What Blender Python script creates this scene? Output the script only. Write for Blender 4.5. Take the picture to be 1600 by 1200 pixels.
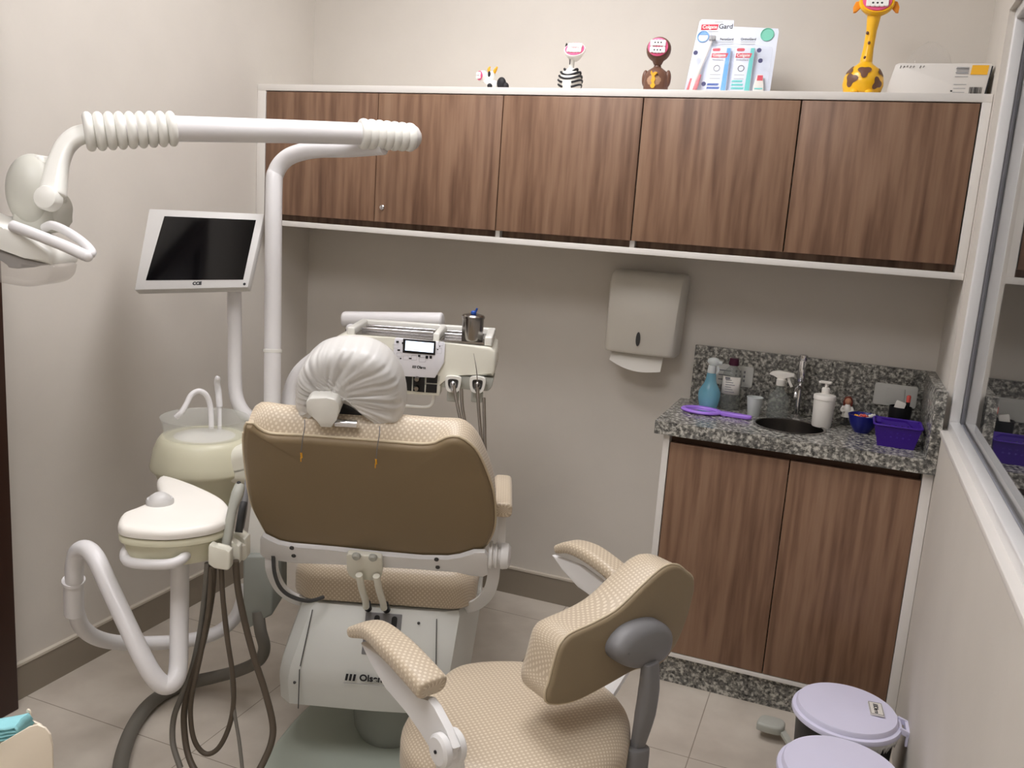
import bpy, bmesh, math, random
from mathutils import Vector, Matrix
random.seed(7)
PI = math.pi
for o in list(bpy.data.objects):
    bpy.data.objects.remove(o)
S = bpy.context.scene
COL = S.collection

# ------------------------------------------------------------------ camera
CAM = Vector((2.1003, -3.0951, 1.467))
FPX = 1365.25
_y, _p, _r = math.radians(-20.6302), math.radians(10.6636), math.radians(3.9815)
FWD = Vector((math.sin(_y)*math.cos(_p), math.cos(_y)*math.cos(_p), -math.sin(_p)))
_ri = Vector((math.cos(_y), -math.sin(_y), 0)); _up = _ri.cross(FWD)
RGT = _ri*math.cos(_r) + _up*math.sin(_r)
UPV = -_ri*math.sin(_r) + _up*math.cos(_r)
cd = bpy.data.cameras.new('camera'); cam = bpy.data.objects.new('camera', cd); COL.objects.link(cam)
cd.sensor_fit = 'HORIZONTAL'; cd.sensor_width = 36; cd.lens = 36*FPX/1600; cd.clip_start = .02
M = Matrix((RGT, UPV, -FWD)).transposed().to_4x4(); M.translation = CAM
cam.matrix_world = M
S.camera = cam
# ------------------------------------------------------------------ world, light, exposure
W = bpy.data.worlds.new('world'); S.world = W; W.use_nodes = True
W.node_tree.nodes['Background'].inputs[0].default_value = (.5, .5, .55, 1)
W.node_tree.nodes['Background'].inputs[1].default_value = .03
S.view_settings.view_transform = 'Standard'; S.view_settings.look = 'None'
S.view_settings.gamma = 1; S.view_settings.use_curve_mapping = False
S.view_settings.exposure = 0.0
S.render.film_transparent = False
CEIL = 2.85
LAMPS = [((1.10, -1.10), .85, 12.9), ((1.05, -2.75), 1.0, 9.2)]   # (x, y), size, emission of the two ceiling panels

# ------------------------------------------------------------------ helpers
def ray(px, py): return FWD + RGT*((px-800)/FPX) - UPV*((py-600)/FPX)
def D(px, py, d): return CAM + ray(px, py)*d                  # photo pixel at a given distance
def Z(px, py, z): r = ray(px, py); return CAM + r*((z-CAM.z)/r.z)
def YP(px, py, y): r = ray(px, py); return CAM + r*((y-CAM.y)/r.y)
class Fr:                                                       # a plane frame: origin, x, y, normal
    def __init__(s, O, X, Y):
        s.O = Vector(O); s.X = Vector(X).normalized(); Y = Vector(Y)
        s.Y = (Y - s.X*Y.dot(s.X)).normalized(); s.N = s.X.cross(s.Y)
    def p(s, a, b, c=0): return s.O + s.X*a + s.Y*b + s.N*c
    def px(s, x, y, c=0):
        r = ray(x, y); t = ((s.O + s.N*c) - CAM).dot(s.N)/r.dot(s.N); q = CAM + r*t - s.O
        return (q.dot(s.X), q.dot(s.Y))
    def mv(s, a, b, c=0): return Fr(s.p(a, b, c), s.X, s.Y)
XA, YA, ZA = Vector((1,0,0)), Vector((0,1,0)), Vector((0,0,1))
def srgb(c):
    return tuple((v/12.92 if v <= .04045 else ((v+.055)/1.055)**2.4) for v in [k/255 for k in c]) + (1,)
MATS = {}
def mat(name, col, rough=.5, metal=0, spec=.5, emit=None, es=1, alpha=1, trans=0, ior=1.45, coat=0, bump=None):
    m = bpy.data.materials.new(name); m.use_nodes = True; nt = m.node_tree; b = nt.nodes['Principled BSDF']
    b.inputs['Base Color'].default_value = srgb(col); b.inputs['Roughness'].default_value = rough
    b.inputs['Metallic'].default_value = metal; b.inputs['Specular IOR Level'].default_value = spec
    b.inputs['Alpha'].default_value = alpha; b.inputs['Transmission Weight'].default_value = trans
    b.inputs['IOR'].default_value = ior; b.inputs['Coat Weight'].default_value = coat
    if emit: b.inputs['Emission Color'].default_value = srgb(emit); b.inputs['Emission Strength'].default_value = es
    # procedural variation for every surface
    tc = nt.nodes.new('ShaderNodeTexCoord'); nz = nt.nodes.new('ShaderNodeTexNoise')
    nz.inputs['Scale'].default_value = 6; nz.inputs['Detail'].default_value = 4
    nt.links.new(tc.outputs['Object'], nz.inputs['Vector'])
    if not emit and trans < .5:
        mx = nt.nodes.new('ShaderNodeMix'); mx.data_type = 'RGBA'
        c = srgb(col); mx.inputs['A'].default_value = tuple(v*.95 for v in c[:3])+(1,); mx.inputs['B'].default_value = tuple(min(1, v*1.05) for v in c[:3])+(1,)
        nt.links.new(nz.outputs['Fac'], mx.inputs['Factor']); nt.links.new(mx.outputs['Result'], b.inputs['Base Color'])
    if bump:
        n2 = nt.nodes.new('ShaderNodeTexNoise'); n2.inputs['Scale'].default_value = bump[0]; n2.inputs['Detail'].default_value = 5
        nt.links.new(tc.outputs['Object'], n2.inputs['Vector'])
        bp = nt.nodes.new('ShaderNodeBump'); bp.inputs['Strength'].default_value = bump[1]; bp.inputs['Distance'].default_value = .002
        nt.links.new(n2.outputs['Fac'], bp.inputs['Height']); nt.links.new(bp.outputs['Normal'], b.inputs['Normal'])
    MATS[name] = m
    return m
def nodes(m): return m.node_tree, m.node_tree.nodes['Principled BSDF'], m.node_tree.nodes.new, m.node_tree.links.new
def ramp(nt, stops):
    r = nt.nodes.new('ShaderNodeValToRGB'); e = r.color_ramp.elements
    while len(e) < len(stops): e.new(.5)
    for k, (p, c) in enumerate(stops): e[k].position = p; e[k].color = srgb(c)
    return r

mat('wall_paint', (210,204,195), .7, spec=.25, bump=(90, .12))
mat('ceiling_paint', (235,233,228), .9)
mat('baseboard_stone', (142,132,118), .5, bump=(30,.1))
mat('baseboard_cap', (205,196,182), .5)
mat('white_laminate', (228,224,218), .4)
mat('white_paint_metal', (232,231,230), .3, coat=.2)
mat('tube_white', (228,226,226), .3)
mat('white_plastic', (232,231,224), .3)
mat('cream_plastic', (214,211,186), .35)
mat('cream_light', (228,226,212), .3)
mat('pale_cover', (209,210,204), .36)
mat('white_plastic_shaded', (200,199,189), .4)  # white plastic of the lamp joint, its shade put into a greyer colour
mat('greenish_plate', (186,194,182), .45)
mat('grey_green', (176,177,168), .5)
mat('panel_white', (240,240,246), .3)
mat('grey_plastic', (120,119,120), .45)
mat('grey_housing', (146,149,142), .5)
mat('dark_grey', (62,62,62), .5)
mat('black_plastic', (18,18,19), .45)
mat('black_bag', (16,16,18), .4, bump=(20,1))
mat('vinyl_back', (132,114,86), .55, bump=(180,.15))
mat('vinyl_back_light', (140,124,98), .55, bump=(180,.15))
mat('piping_vinyl', (205,190,162), .5)
mat('hose_brown', (88,78,66), .5)
mat('hose_grey', (112,108,100), .5)
mat('hose_dark', (66,66,66), .5)
mat('chrome', (225,225,228), .12, 1)
mat('steel', (150,146,142), .22, 1)
mat('screen_glass', (6,6,8), .08)
mat('bezel', (205,203,200), .4)
mat('lcd', (225,238,255), .3, emit=(215,232,255), es=1.3)
mat('purple_light', (166,122,228), .35)
mat('purple_basket', (62,24,140), .45)
mat('blue_bowl', (22,28,120), .3)
mat('bin_lid', (224,222,244), .35)
mat('bag_white', (225,224,222), .4, bump=(30,1))
mat('paper_white', (226,222,214), .8)
mat('dispenser_white', (222,218,208), .35)
mat('plate_grey', (205,205,200), .5)
mat('cup_white', (205,210,208), .4)
mat('maroon', (70,16,44), .4)
mat('yellow_toy', (250,190,30), .3, coat=.3)
mat('orange_toy', (240,150,40), .4)
mat('brown_toy', (112,78,62), .4)
mat('toy_white', (240,236,228), .4)
mat('gum_pink', (232,95,140), .4)
mat('tooth_white', (245,245,240), .3)
mat('tan_toy', (176,140,112), .45)
mat('gold', (235,170,40), .35)
mat('skin_toy', (205,150,120), .5)
mat('hair_red', (120,50,34), .6)
mat('teal_mask', (150,214,222), .7, bump=(60,1))
mat('off_white_box', (238,226,206), .5)
mat('door_wood', (52,28,18), .4)
mat('pack_card', (226,232,246), .4)
mat('red_print', (214,34,60), .5)
mat('blue_print', (90,170,235), .5)
mat('navy_print', (30,80,170), .5)
mat('teal_print', (90,200,195), .5)
mat('mint', (120,205,180), .4)
mat('ink_grey', (120,120,125), .6)
mat('ink_light', (170,170,172), .6)
mat('ink_black', (30,30,34), .6)
mat('ink_purple', (70,70,110), .6)
mat('coral', (240,120,125), .4)
mat('yellow_label', (245,185,50), .6)
mat('lamp_diffuser', (255,250,242), .5, emit=(252,250,253), es=1)
mat('wood_gap', (78,52,36), .6)
mat('candy_red', (220,90,80), .4)
mat('gasket', (158,158,166), .5)
def glassy(name, col, a, rough=.05):
    m = mat(name, col, rough); nt, b, N, L = nodes(m)
    b.inputs['Alpha'].default_value = a
    return m
glassy('water_blue', (120,188,210), .50, .15)
glassy('clear_plastic', (205,215,212), .28)
glassy('clear_dark', (150,155,150), .30)
glassy('glass_bowl', (228,230,224), .22)
glassy('film_white', (238,236,232), .72, .35)
glassy('blister', (225,232,245), .10)
glassy('bag_film', (235,235,235), .06, .04)
glassy('lamp_shield', (220,212,204), .30, .05)
# window pane: real glass
m = bpy.data.materials.new('window_glass'); m.use_nodes = True; nt, b, N, L = nodes(m)
b.inputs['Base Color'].default_value = (1,1,1,1); b.inputs['Roughness'].default_value = 0.0
b.inputs['Transmission Weight'].default_value = 1; b.inputs['IOR'].default_value = 1.52; MATS['window_glass'] = m

def wood(name, cols, rough=.42):
    m = mat(name, cols[1], rough); nt, b, N, L = nodes(m)
    tc = N('ShaderNodeTexCoord'); oi = N('ShaderNodeObjectInfo')
    mp = N('ShaderNodeMapping'); mp.inputs['Scale'].default_value = (1, 1, .07)
    ad = N('ShaderNodeVectorMath'); ad.operation = 'ADD'
    sc = N('ShaderNodeVectorMath'); sc.operation = 'SCALE'; sc.inputs['Scale'].default_value = 11
    cx = N('ShaderNodeCombineXYZ')
    L(oi.outputs['Random'], cx.inputs['X']); L(oi.outputs['Random'], cx.inputs['Z']); L(cx.outputs[0], sc.inputs[0])
    L(tc.outputs['Object'], ad.inputs[0]); L(sc.outputs[0], ad.inputs[1]); L(ad.outputs[0], mp.inputs['Vector'])
    n1 = N('ShaderNodeTexNoise'); n1.inputs['Scale'].default_value = 15; n1.inputs['Detail'].default_value = 3; n1.inputs['Distortion'].default_value = .7
    n2 = N('ShaderNodeTexNoise'); n2.inputs['Scale'].default_value = 62; n2.inputs['Detail'].default_value = 5
    wv = N('ShaderNodeTexWave'); wv.wave_type = 'BANDS'; wv.bands_direction = 'X'
    wv.inputs['Scale'].default_value = 9; wv.inputs['Distortion'].default_value = 9; wv.inputs['Detail'].default_value = 2; wv.inputs['Detail Scale'].default_value = .9
    for n in (n1, n2, wv): L(mp.outputs[0], n.inputs['Vector'])
    def mth(op, a, bb):
        q = N('ShaderNodeMath'); q.operation = op
        for k, v in enumerate((a, bb)):
            if isinstance(v, (int, float)): q.inputs[k].default_value = v
            else: L(v, q.inputs[k])
        return q.outputs[0]
    f = mth('ADD', mth('MULTIPLY', n1.outputs['Fac'], .55), mth('ADD', mth('MULTIPLY', n2.outputs['Fac'], .40), mth('MULTIPLY', wv.outputs['Fac'], .05)))
    r = ramp(nt, [(.34, cols[0]), (.45, cols[1]), (.54, cols[2]), (.66, cols[3])])
    L(f, r.inputs[0]); L(r.outputs[0], b.inputs['Base Color'])
    return m
wood('wood_laminate', [(98,71,54), (121,91,71), (137,106,84), (149,119,96)])
wood('wood_laminate_low', [(98,71,54), (121,91,71), (137,106,84), (149,119,96)])

m = mat('granite', (120,118,112), .22); nt, b, N, L = nodes(m)
tc = N('ShaderNodeTexCoord')
n1 = N('ShaderNodeTexNoise'); n1.inputs['Scale'].default_value = 85; n1.inputs['Detail'].default_value = 4; n1.inputs['Roughness'].default_value = .6
n2 = N('ShaderNodeTexVoronoi'); n2.inputs['Scale'].default_value = 130
r = ramp(nt, [(.40, (20,21,21)), (.47, (66,66,62)), (.54, (136,133,124)), (.62, (205,202,192))])
r.color_ramp.interpolation = 'LINEAR'
r2 = ramp(nt, [(.0, (60,60,58)), (1.0, (215,212,204))])
mx = N('ShaderNodeMix'); mx.data_type = 'RGBA'; mx.inputs['Factor'].default_value = .3
for n in (n1, n2): L(tc.outputs['Object'], n.inputs['Vector'])
L(n1.outputs['Fac'], r.inputs[0]); L(n2.outputs['Color'], r2.inputs[0])
L(r.outputs[0], mx.inputs['A']); L(r2.outputs[0], mx.inputs['B']); L(mx.outputs['Result'], b.inputs['Base Color'])

m = mat('floor_tile', (160,150,138), .32); nt, b, N, L = nodes(m)
tc = N('ShaderNodeTexCoord'); mp = N('ShaderNodeMapping'); mp.inputs['Location'].default_value = (-.65, 1.2155, 0)
bk = N('ShaderNodeTexBrick'); bk.offset = 0; bk.inputs['Scale'].default_value = 1
bk.inputs['Brick Width'].default_value = .6155; bk.inputs['Row Height'].default_value = .6077; bk.inputs['Mortar Size'].default_value = .0016
bk.inputs['Color1'].default_value = (1,1,1,1); bk.inputs['Color2'].default_value = (1,1,1,1); bk.inputs['Mortar'].default_value = (.5,.47,.43,1)
n1 = N('ShaderNodeTexNoise'); n1.inputs['Scale'].default_value = 5; n1.inputs['Detail'].default_value = 8
r = ramp(nt, [(.35, (186,176,163)), (.65, (206,197,184))])
mx = N('ShaderNodeMix'); mx.data_type = 'RGBA'; mx.blend_type = 'MULTIPLY'; mx.inputs['Factor'].default_value = 1
L(tc.outputs['Object'], mp.inputs['Vector']); L(mp.outputs[0], bk.inputs['Vector']); L(tc.outputs['Object'], n1.inputs['Vector'])
L(n1.outputs['Fac'], r.inputs[0]); L(r.outputs[0], mx.inputs['A']); L(bk.outputs['Color'], mx.inputs['B']); L(mx.outputs['Result'], b.inputs['Base Color'])

# woven upholstery: a lattice of pale raised squares, laid out in UV metres
def weave(name, base, dot, pitch):
    m = mat(name, base, .42); nt, b, N, L = nodes(m)
    uv = N('ShaderNodeUVMap'); sx = N('ShaderNodeSeparateXYZ'); L(uv.outputs[0], sx.inputs[0])
    def mth(op, a, bb=0.0):
        q = N('ShaderNodeMath'); q.operation = op
        for k, v in enumerate((a, bb)):
            if isinstance(v, (int, float)): q.inputs[k].default_value = v
            else: L(v, q.inputs[k])
        return q.outputs[0]
    k = 2*PI/pitch
    a = mth('SINE', mth('MULTIPLY', sx.outputs['X'], k)); c = mth('SINE', mth('MULTIPLY', sx.outputs['Y'], k))
    f = mth('MULTIPLY', a, c)                      # diagonal lattice
    r = ramp(nt, [(.18, base), (.48, dot)])
    L(f, r.inputs[0]); L(r.outputs[0], b.inputs['Base Color'])
    bp = N('ShaderNodeBump'); bp.inputs['Strength'].default_value = .35; bp.inputs['Distance'].default_value = .001
    L(r.outputs[0], bp.inputs['Height']); L(bp.outputs['Normal'], b.inputs['Normal'])
    b.inputs['Sheen Weight'].default_value = .15
    return m
weave('woven_beige', (191,174,150), (216,203,181), .0118)

def place(bm, name, m, parent=None, smooth=35, label=None, loc=None):
    """turn a bmesh in world coordinates into one mesh object whose origin is its own centre"""
    bmesh.ops.recalc_face_normals(bm, faces=bm.faces)
    cs = [v.co for v in bm.verts]
    lo = Vector((min(c.x for c in cs), min(c.y for c in cs), min(c.z for c in cs))); hi = Vector((max(c.x for c in cs), max(c.y for c in cs), max(c.z for c in cs)))
    ctr = Vector(loc) if loc is not None else (lo+hi)/2
    if parent is None and loc is None: ctr.z = lo.z
    for v in bm.verts: v.co -= ctr
    if smooth:
        a = math.radians(smooth)
        for f in bm.faces: f.smooth = True
        for e in bm.edges:
            if len(e.link_faces) == 2: e.smooth = e.calc_face_angle(0) < a
    me = bpy.data.meshes.new(name); bm.to_mesh(me); bm.free()
    me.materials.append(MATS[m] if isinstance(m, str) else m)
    o = bpy.data.objects.new(name, me); COL.objects.link(o)
    o.location = ctr
    if parent is not None: adopt(o, parent)
    if label: o['label'] = label
    return o
def wpos(o):
    v = Vector(o.location)
    while o.parent: o = o.parent; v += o.location
    return v
def adopt(o, parent):
    o.parent = parent; o.location = Vector(o.location) - wpos(parent)
def thing(name, loc, label, cat, group=None):
    o = bpy.data.objects.new(name, None); COL.objects.link(o); o.empty_display_size = .05
    o.location = loc; return tag(o, label, cat, group)
def tag(o, label, cat, group=None):
    o['label'] = label; o['category'] = cat
    if group: o['group'] = group
    return o
def struct(o, label=None):
    o['kind'] = 'structure'
    if label: o['label'] = label
    return o
# ---- shape builders, all returning / filling a bmesh
def NB(): return bmesh.new()
def box(bm, x0, x1, y0, y1, z0, z1, bev=0, fr=None):
    vs = []
    for z in (z0, z1):
        for (x, y) in ((x0,y0),(x1,y0),(x1,y1),(x0,y1)):
            vs.append(bm.verts.new(fr.p(x, y, z) if fr else Vector((x, y, z))))
    fs = [(0,3,2,1),(4,5,6,7),(0,1,5,4),(1,2,6,5),(2,3,7,6),(3,0,4,7)]
    F = [bm.faces.new([vs[i] for i in f]) for f in fs]
    if bev:
        es = set(e for f in F for e in f.edges)
        bmesh.ops.bevel(bm, geom=list(es), offset=bev, segments=3, profile=.5, affect='EDGES')
    return bm
def catmull(P, n=6, closed=True):
    out = []; m = len(P)
    rng = range(m) if closed else range(m-1)
    for i in rng:
        g = (lambda k: P[k % m]) if closed else (lambda k: P[max(0, min(m-1, k))])
        p0, p1, p2, p3 = g(i-1), g(i), g(i+1), g(i+2)
        for j in range(n):
            t = j/n; t2 = t*t; t3 = t2*t
            out.append(.5*((2*p1) + (p2-p0)*t + (2*p0-5*p1+4*p2-p3)*t2 + (3*p1-p0-3*p2+p3)*t3))
    if not closed: out.append(P[-1].copy())
    return out
def resample(P, n):
    m = len(P); L = [0]
    for i in range(m): L.append(L[-1] + (P[(i+1) % m]-P[i]).length)
    T = L[-1]; out = []; k = 0
    for j in range(n):
        s = T*j/n
        while L[k+1] < s: k += 1
        t = (s-L[k])/max(1e-9, L[k+1]-L[k]); out.append(P[k].lerp(P[(k+1) % m], t))
    return out
def area2(P): return sum(P[i].x*P[(i+1) % len(P)].y - P[(i+1) % len(P)].x*P[i].y for i in range(len(P)))
def outline(pts, sm=True, n=72):
    P = [Vector(p).to_2d() if len(p) > 2 else Vector((p[0], p[1])) for p in pts]
    if sm: P = resample(catmull(P, 6), n)
    if area2(P) < 0: P.reverse()
    return P
def inset(P, d):
    if abs(d) < 1e-9: return [p.copy() for p in P]
    m = len(P); out = []
    for i in range(m):
        t = (P[(i+1) % m]-P[i-1]).normalized(); nrm = Vector((-t.y, t.x)); out.append(P[i] + nrm*d)
    return out
def rrect(w, h, r, n=6, cx=0, cy=0):
    out = []
    for (sx, sy, a0) in ((1,1,0),(-1,1,90),(-1,-1,180),(1,-1,270)):
        for k in range(n+1):
            a = math.radians(a0 + 90*k/n); out.append(Vector((cx+sx*(w/2-r)+r*math.cos(a), cy+sy*(h/2-r)+r*math.sin(a))))
    return out
def stack(bm, fr, P, layers, dome0=0, dome1=0, uv=True, rings=5, P0=None):
    """skin of inset outlines: layers = [(inset, height)...]; both ends closed by a dome"""
    uvl = bm.loops.layers.uv.verify(); R = []; UVs = {}
    def addring(Q, z, arc, UQ=None):
        vs = []
        for q, p, nd, uq in zip(Q, P, ND, UQ or Q):
            zz = z
            v = bm.verts.new(fr.p(q.x, q.y, zz)); vs.append(v)
            UVs[v] = (uq.x + nd.x*arc, uq.y + nd.y*arc)
        R.append(vs)
    c0 = sum(P, Vector((0,0)))/len(P); ND = []
    for i in range(len(P)):
        t = (P[(i+2) % len(P)]-P[i-2]).normalized(); ND.append(Vector((t.y, -t.x)))
    i0 = inset(P0 or P, layers[0][0]); i1 = inset(P, layers[-1][0])
    c_ = sum(i0, Vector((0,0)))/len(i0); d_ = sum(i1, Vector((0,0)))/len(i1)
    for k in range(1, rings+1):
        s = k/(rings+1); addring([c_.lerp(q, s) for q in i0], layers[0][1]-dome0*(1-s*s), 0)
    prev = None; arc = 0; arcs = []
    topz = layers[-1][1]
    for (d, z) in layers: arcs.append(abs(topz - z))
    zb_, zt_ = layers[0][1], layers[-1][1]
    for (d, z), ar in zip(layers, arcs):
        Q = P
        if P0:
            w = math.sin(PI/2*min(1, max(0, (z-zb_)/(zt_-zb_)*1.6))); Q = [a.lerp(b, w) for a, b in zip(P0, P)]
        addring(inset(Q, d), z, ar, inset(P, d))
    for k in range(rings, 0, -1):
        s = k/(rings+1); addring([d_.lerp(q, s) for q in i1], layers[-1][1]+dome1*(1-s*s), 0)
    n = len(P)
    for a, b in zip(R, R[1:]):
        for i in range(n):
            bm.faces.new((a[i], a[(i+1) % n], b[(i+1) % n], b[i]))
    va = bm.verts.new(fr.p(c_.x, c_.y, layers[0][1]-dome0)); vb = bm.verts.new(fr.p(d_.x, d_.y, layers[-1][1]+dome1))
    UVs[va] = (c_.x, c_.y); UVs[vb] = (d_.x, d_.y)
    for i in range(n):
        bm.faces.new((va, R[0][(i+1) % n], R[0][i])); bm.faces.new((vb, R[-1][i], R[-1][(i+1) % n]))
    for f in bm.faces:
        for l in f.loops:
            if l.vert in UVs: l[uvl].uv = UVs[l.vert]
    return bm
def pad(bm, fr, P, t0, t1, r0=.004, r1=.02, d0=0, d1=0, rings=5, P0=None, mid=0):
    """cushion: back at t0 with edge radius r0, front at t1 with edge radius r1"""
    Ls = [(r0*(1-math.sin(a)), t0 + r0*(1-math.cos(a))) for a in [PI/2*k/3 for k in range(0, 4)]] if r0 > 0 else [(0, t0)]
    Ls += [(0, t0+r0+(t1-r1-t0-r0)*k/(mid+1)) for k in range(1, mid+1)]
    Ls += [(r1*(1-math.cos(a)), t1 - r1*(1-math.sin(a))) for a in [PI/2*k/6 for k in range(0, 7)]]
    return stack(bm, fr, P, Ls, d0, d1, rings=rings, P0=P0)
def slab(bm, fr, P, t0, t1, bev=.002, seg=2):
    """flat plate with an outline and small bevels"""
    if area2(P) < 0: P = P[::-1]
    a = [bm.verts.new(fr.p(p.x, p.y, t0)) for p in P]; b = [bm.verts.new(fr.p(p.x, p.y, t1)) for p in P]
    n = len(P); F = [bm.faces.new(a[::-1]), bm.faces.new(b)]
    for i in range(n): F.append(bm.faces.new((a[i], a[(i+1) % n], b[(i+1) % n], b[i])))
    if bev:
        es = set(F[0].edges) | set(F[1].edges)
        if n < 13: es |= set(e for f in F for e in f.edges)
        try: bmesh.ops.bevel(bm, geom=list(es), offset=bev, segments=seg, profile=.5, affect='EDGES')
        except Exception: pass
    return bm
def V2(l): return [Vector((a, b)) for a, b in l]
def pxs(fr, pts, c=0): return V2([fr.px(x, y, c) for x, y in pts])
def tube(bm, pts, r, n=14, sm=6, caps=True, sq=None, up=None):
    """swept tube through 3-D points; r number or list; sq=(a,b) for a flattened section"""
    P = [Vector(p) for p in pts]; m = len(P)
    rs = [r]*m if isinstance(r, (int, float)) else list(r)
    if sm and m > 2:
        Q = catmull(P, sm, False); K = []
        for i in range(m-1):
            for j in range(sm): K.append(rs[i] + (rs[i+1]-rs[i])*j/sm)
        K.append(rs[-1]); P, rs = Q, K
    m = len(P); T = [(P[min(i+1, m-1)]-P[max(i-1, 0)]).normalized() for i in range(m)]
    u = Vector(up) if up else (ZA if abs(T[0].z) < .9 else XA)
    u = (u - T[0]*u.dot(T[0])).normalized(); R = []
    for i in range(m):
        u = (u - T[i]*u.dot(T[i])); u = u.normalized(); w = T[i].cross(u)
        a, b = (sq if sq else (1, 1))
        R.append([bm.verts.new(P[i] + (u*math.cos(2*PI*k/n)*a + w*math.sin(2*PI*k/n)*b)*rs[i]) for k in range(n)])
    for A, B in zip(R, R[1:]):
        for k in range(n): bm.faces.new((A[k], A[(k+1) % n], B[(k+1) % n], B[k]))
    if caps: bm.faces.new(R[0][::-1]); bm.faces.new(R[-1])
    return bm
def bar(bm, pts, w, h, up, sm=6):
    """rectangular section sweep"""
    P = [Vector(p) for p in pts]
    if sm and len(P) > 2: P = catmull(P, sm, False)
    m = len(P); R = []; up = Vector(up)
    for i in range(m):
        t = (P[min(i+1, m-1)]-P[max(i-1, 0)]).normalized(); s = t.cross(up).normalized(); q = s.cross(t).normalized()
        R.append([bm.verts.new(P[i] + s*a*w/2 + q*b*h/2) for a, b in ((-1,-1),(1,-1),(1,1),(-1,1))])
    for A, B in zip(R, R[1:]):
        for k in range(4): bm.faces.new((A[k], A[(k+1) % 4], B[(k+1) % 4], B[k]))
    bm.faces.new(R[0][::-1]); bm.faces.new(R[-1]); return bm
def lathe(bm, O, prof, n=32, ax=None, sx=1, sy=1, open_=False):
    """prof = [(radius, height)...] about axis ax at O"""
    a = Vector(ax).normalized() if ax is not None else ZA.copy()
    x = (XA if abs(a.x) < .9 else YA); x = (x - a*x.dot(a)).normalized(); y = a.cross(x); O = Vector(O); R = []
    for (r, h) in prof:
        if r < 1e-6: R.append([bm.verts.new(O + a*h)])
        else: R.append([bm.verts.new(O + a*h + x*math.cos(2*PI*k/n)*r*sx + y*math.sin(2*PI*k/n)*r*sy) for k in range(n)])
    for A, B in zip(R, R[1:]):
        if len(A) == 1 and len(B) == 1: continue
        for k in range(n):
            q = (k+1) % n
            if len(A) == 1: bm.faces.new((A[0], B[q], B[k]))
            elif len(B) == 1: bm.faces.new((A[k], A[q], B[0]))
            else: bm.faces.new((A[k], A[q], B[q], B[k]))
    if not open_:
        if len(R[0]) > 1: bm.faces.new(R[0][::-1])
        if len(R[-1]) > 1: bm.faces.new(R[-1])
    return bm
def ball(bm, O, rx, ry, rz, fr=None, n=20, m=12):
    O = Vector(O); g = lambda v: (fr.X*v.x + fr.Y*v.y + fr.N*v.z) if fr else v
    R = []
    for j in range(m+1):
        t = PI*j/m
        if j in (0, m): R.append([bm.verts.new(O + g(Vector((0, 0, rz*math.cos(t)))))])
        else: R.append([bm.verts.new(O + g(Vector((rx*math.sin(t)*math.cos(2*PI*k/n), ry*math.sin(t)*math.sin(2*PI*k/n), rz*math.cos(t))))) for k in range(n)])
    for A, B in zip(R, R[1:]):
        for k in range(n):
            q = (k+1) % n
            if len(A) == 1: bm.faces.new((A[0], B[k], B[q]))
            elif len(B) == 1: bm.faces.new((A[k], B[0], A[q]))
            else: bm.faces.new((A[k], B[k], B[q], A[q]))
    return bm
def text(body, size, fr, m, parent, name='lettering', ext=.0006, bold=0, shear=0, align='CENTER', lift=.0):
    c = bpy.data.curves.new('t', 'FONT'); c.body = body; c.size = size; c.extrude = ext; c.align_x = align; c.align_y = 'CENTER'; c.offset = bold; c.shear = shear
    o = bpy.data.objects.new('t', c); COL.objects.link(o); bpy.context.view_layer.update()
    me = bpy.data.meshes.new_from_object(o.evaluated_get(bpy.context.evaluated_depsgraph_get()))
    bpy.data.objects.remove(o); bm = NB(); bm.from_mesh(me); bpy.data.meshes.remove(me)
    for v in bm.verts: v.co = fr.p(v.co.x, v.co.y, v.co.z + lift)
    return place(bm, name, m, parent, smooth=0)
# ================================================================== ROOM
RX = 2.3897; FY = -4.0; GX = 2.438
def sbox(name, m, *b, bev=0, label=None, parent=None):
    o = place(box(NB(), *b, bev=bev), name, m, parent, smooth=30)
    return struct(o, label) if parent is None else o
sbox('floor', 'floor_tile', -.1, RX+.1, FY-.1, .1, -.1, 0)
sbox('ceiling', 'ceiling_paint', -.1, RX+.15, FY-.1, .1, CEIL, CEIL+.1)
sbox('wall_back', 'wall_paint', -.1, RX+.1, 0, .1, 0, CEIL)
sbox('wall_left', 'wall_paint', -.1, 0, FY, 0, 0, CEIL)
sbox('wall_front', 'wall_paint', -.1, RX+.1, FY-.1, FY, 0, CEIL)
WY0, WY1, WZ0, WZ1 = -2.35, -.387, .968, 2.09
bm = NB()
for b in ((RX, RX+.09, FY, 0, 0, WZ0), (RX, RX+.09, FY, 0, WZ1, CEIL), (RX, RX+.09, WY1, 0, WZ0, WZ1), (RX, RX+.09, FY, WY0, WZ0, WZ1)): box(bm, *b)
struct(place(bm, 'wall_right', 'wall_paint'))
sbox('baseboard_left', 'baseboard_stone', 0, .012, FY, 0, 0, .104)
sbox('trim_1', 'baseboard_cap', 0, .014, FY, 0, .104, .112, label='pale capping strip along the top of the left baseboard')
sbox('baseboard_back', 'baseboard_stone', .014, 1.60, -.012, 0, 0, .104)
sbox('trim_2', 'baseboard_cap', .014, 1.60, -.014, 0, .104, .112, label='pale capping strip along the top of the back baseboard')
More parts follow.
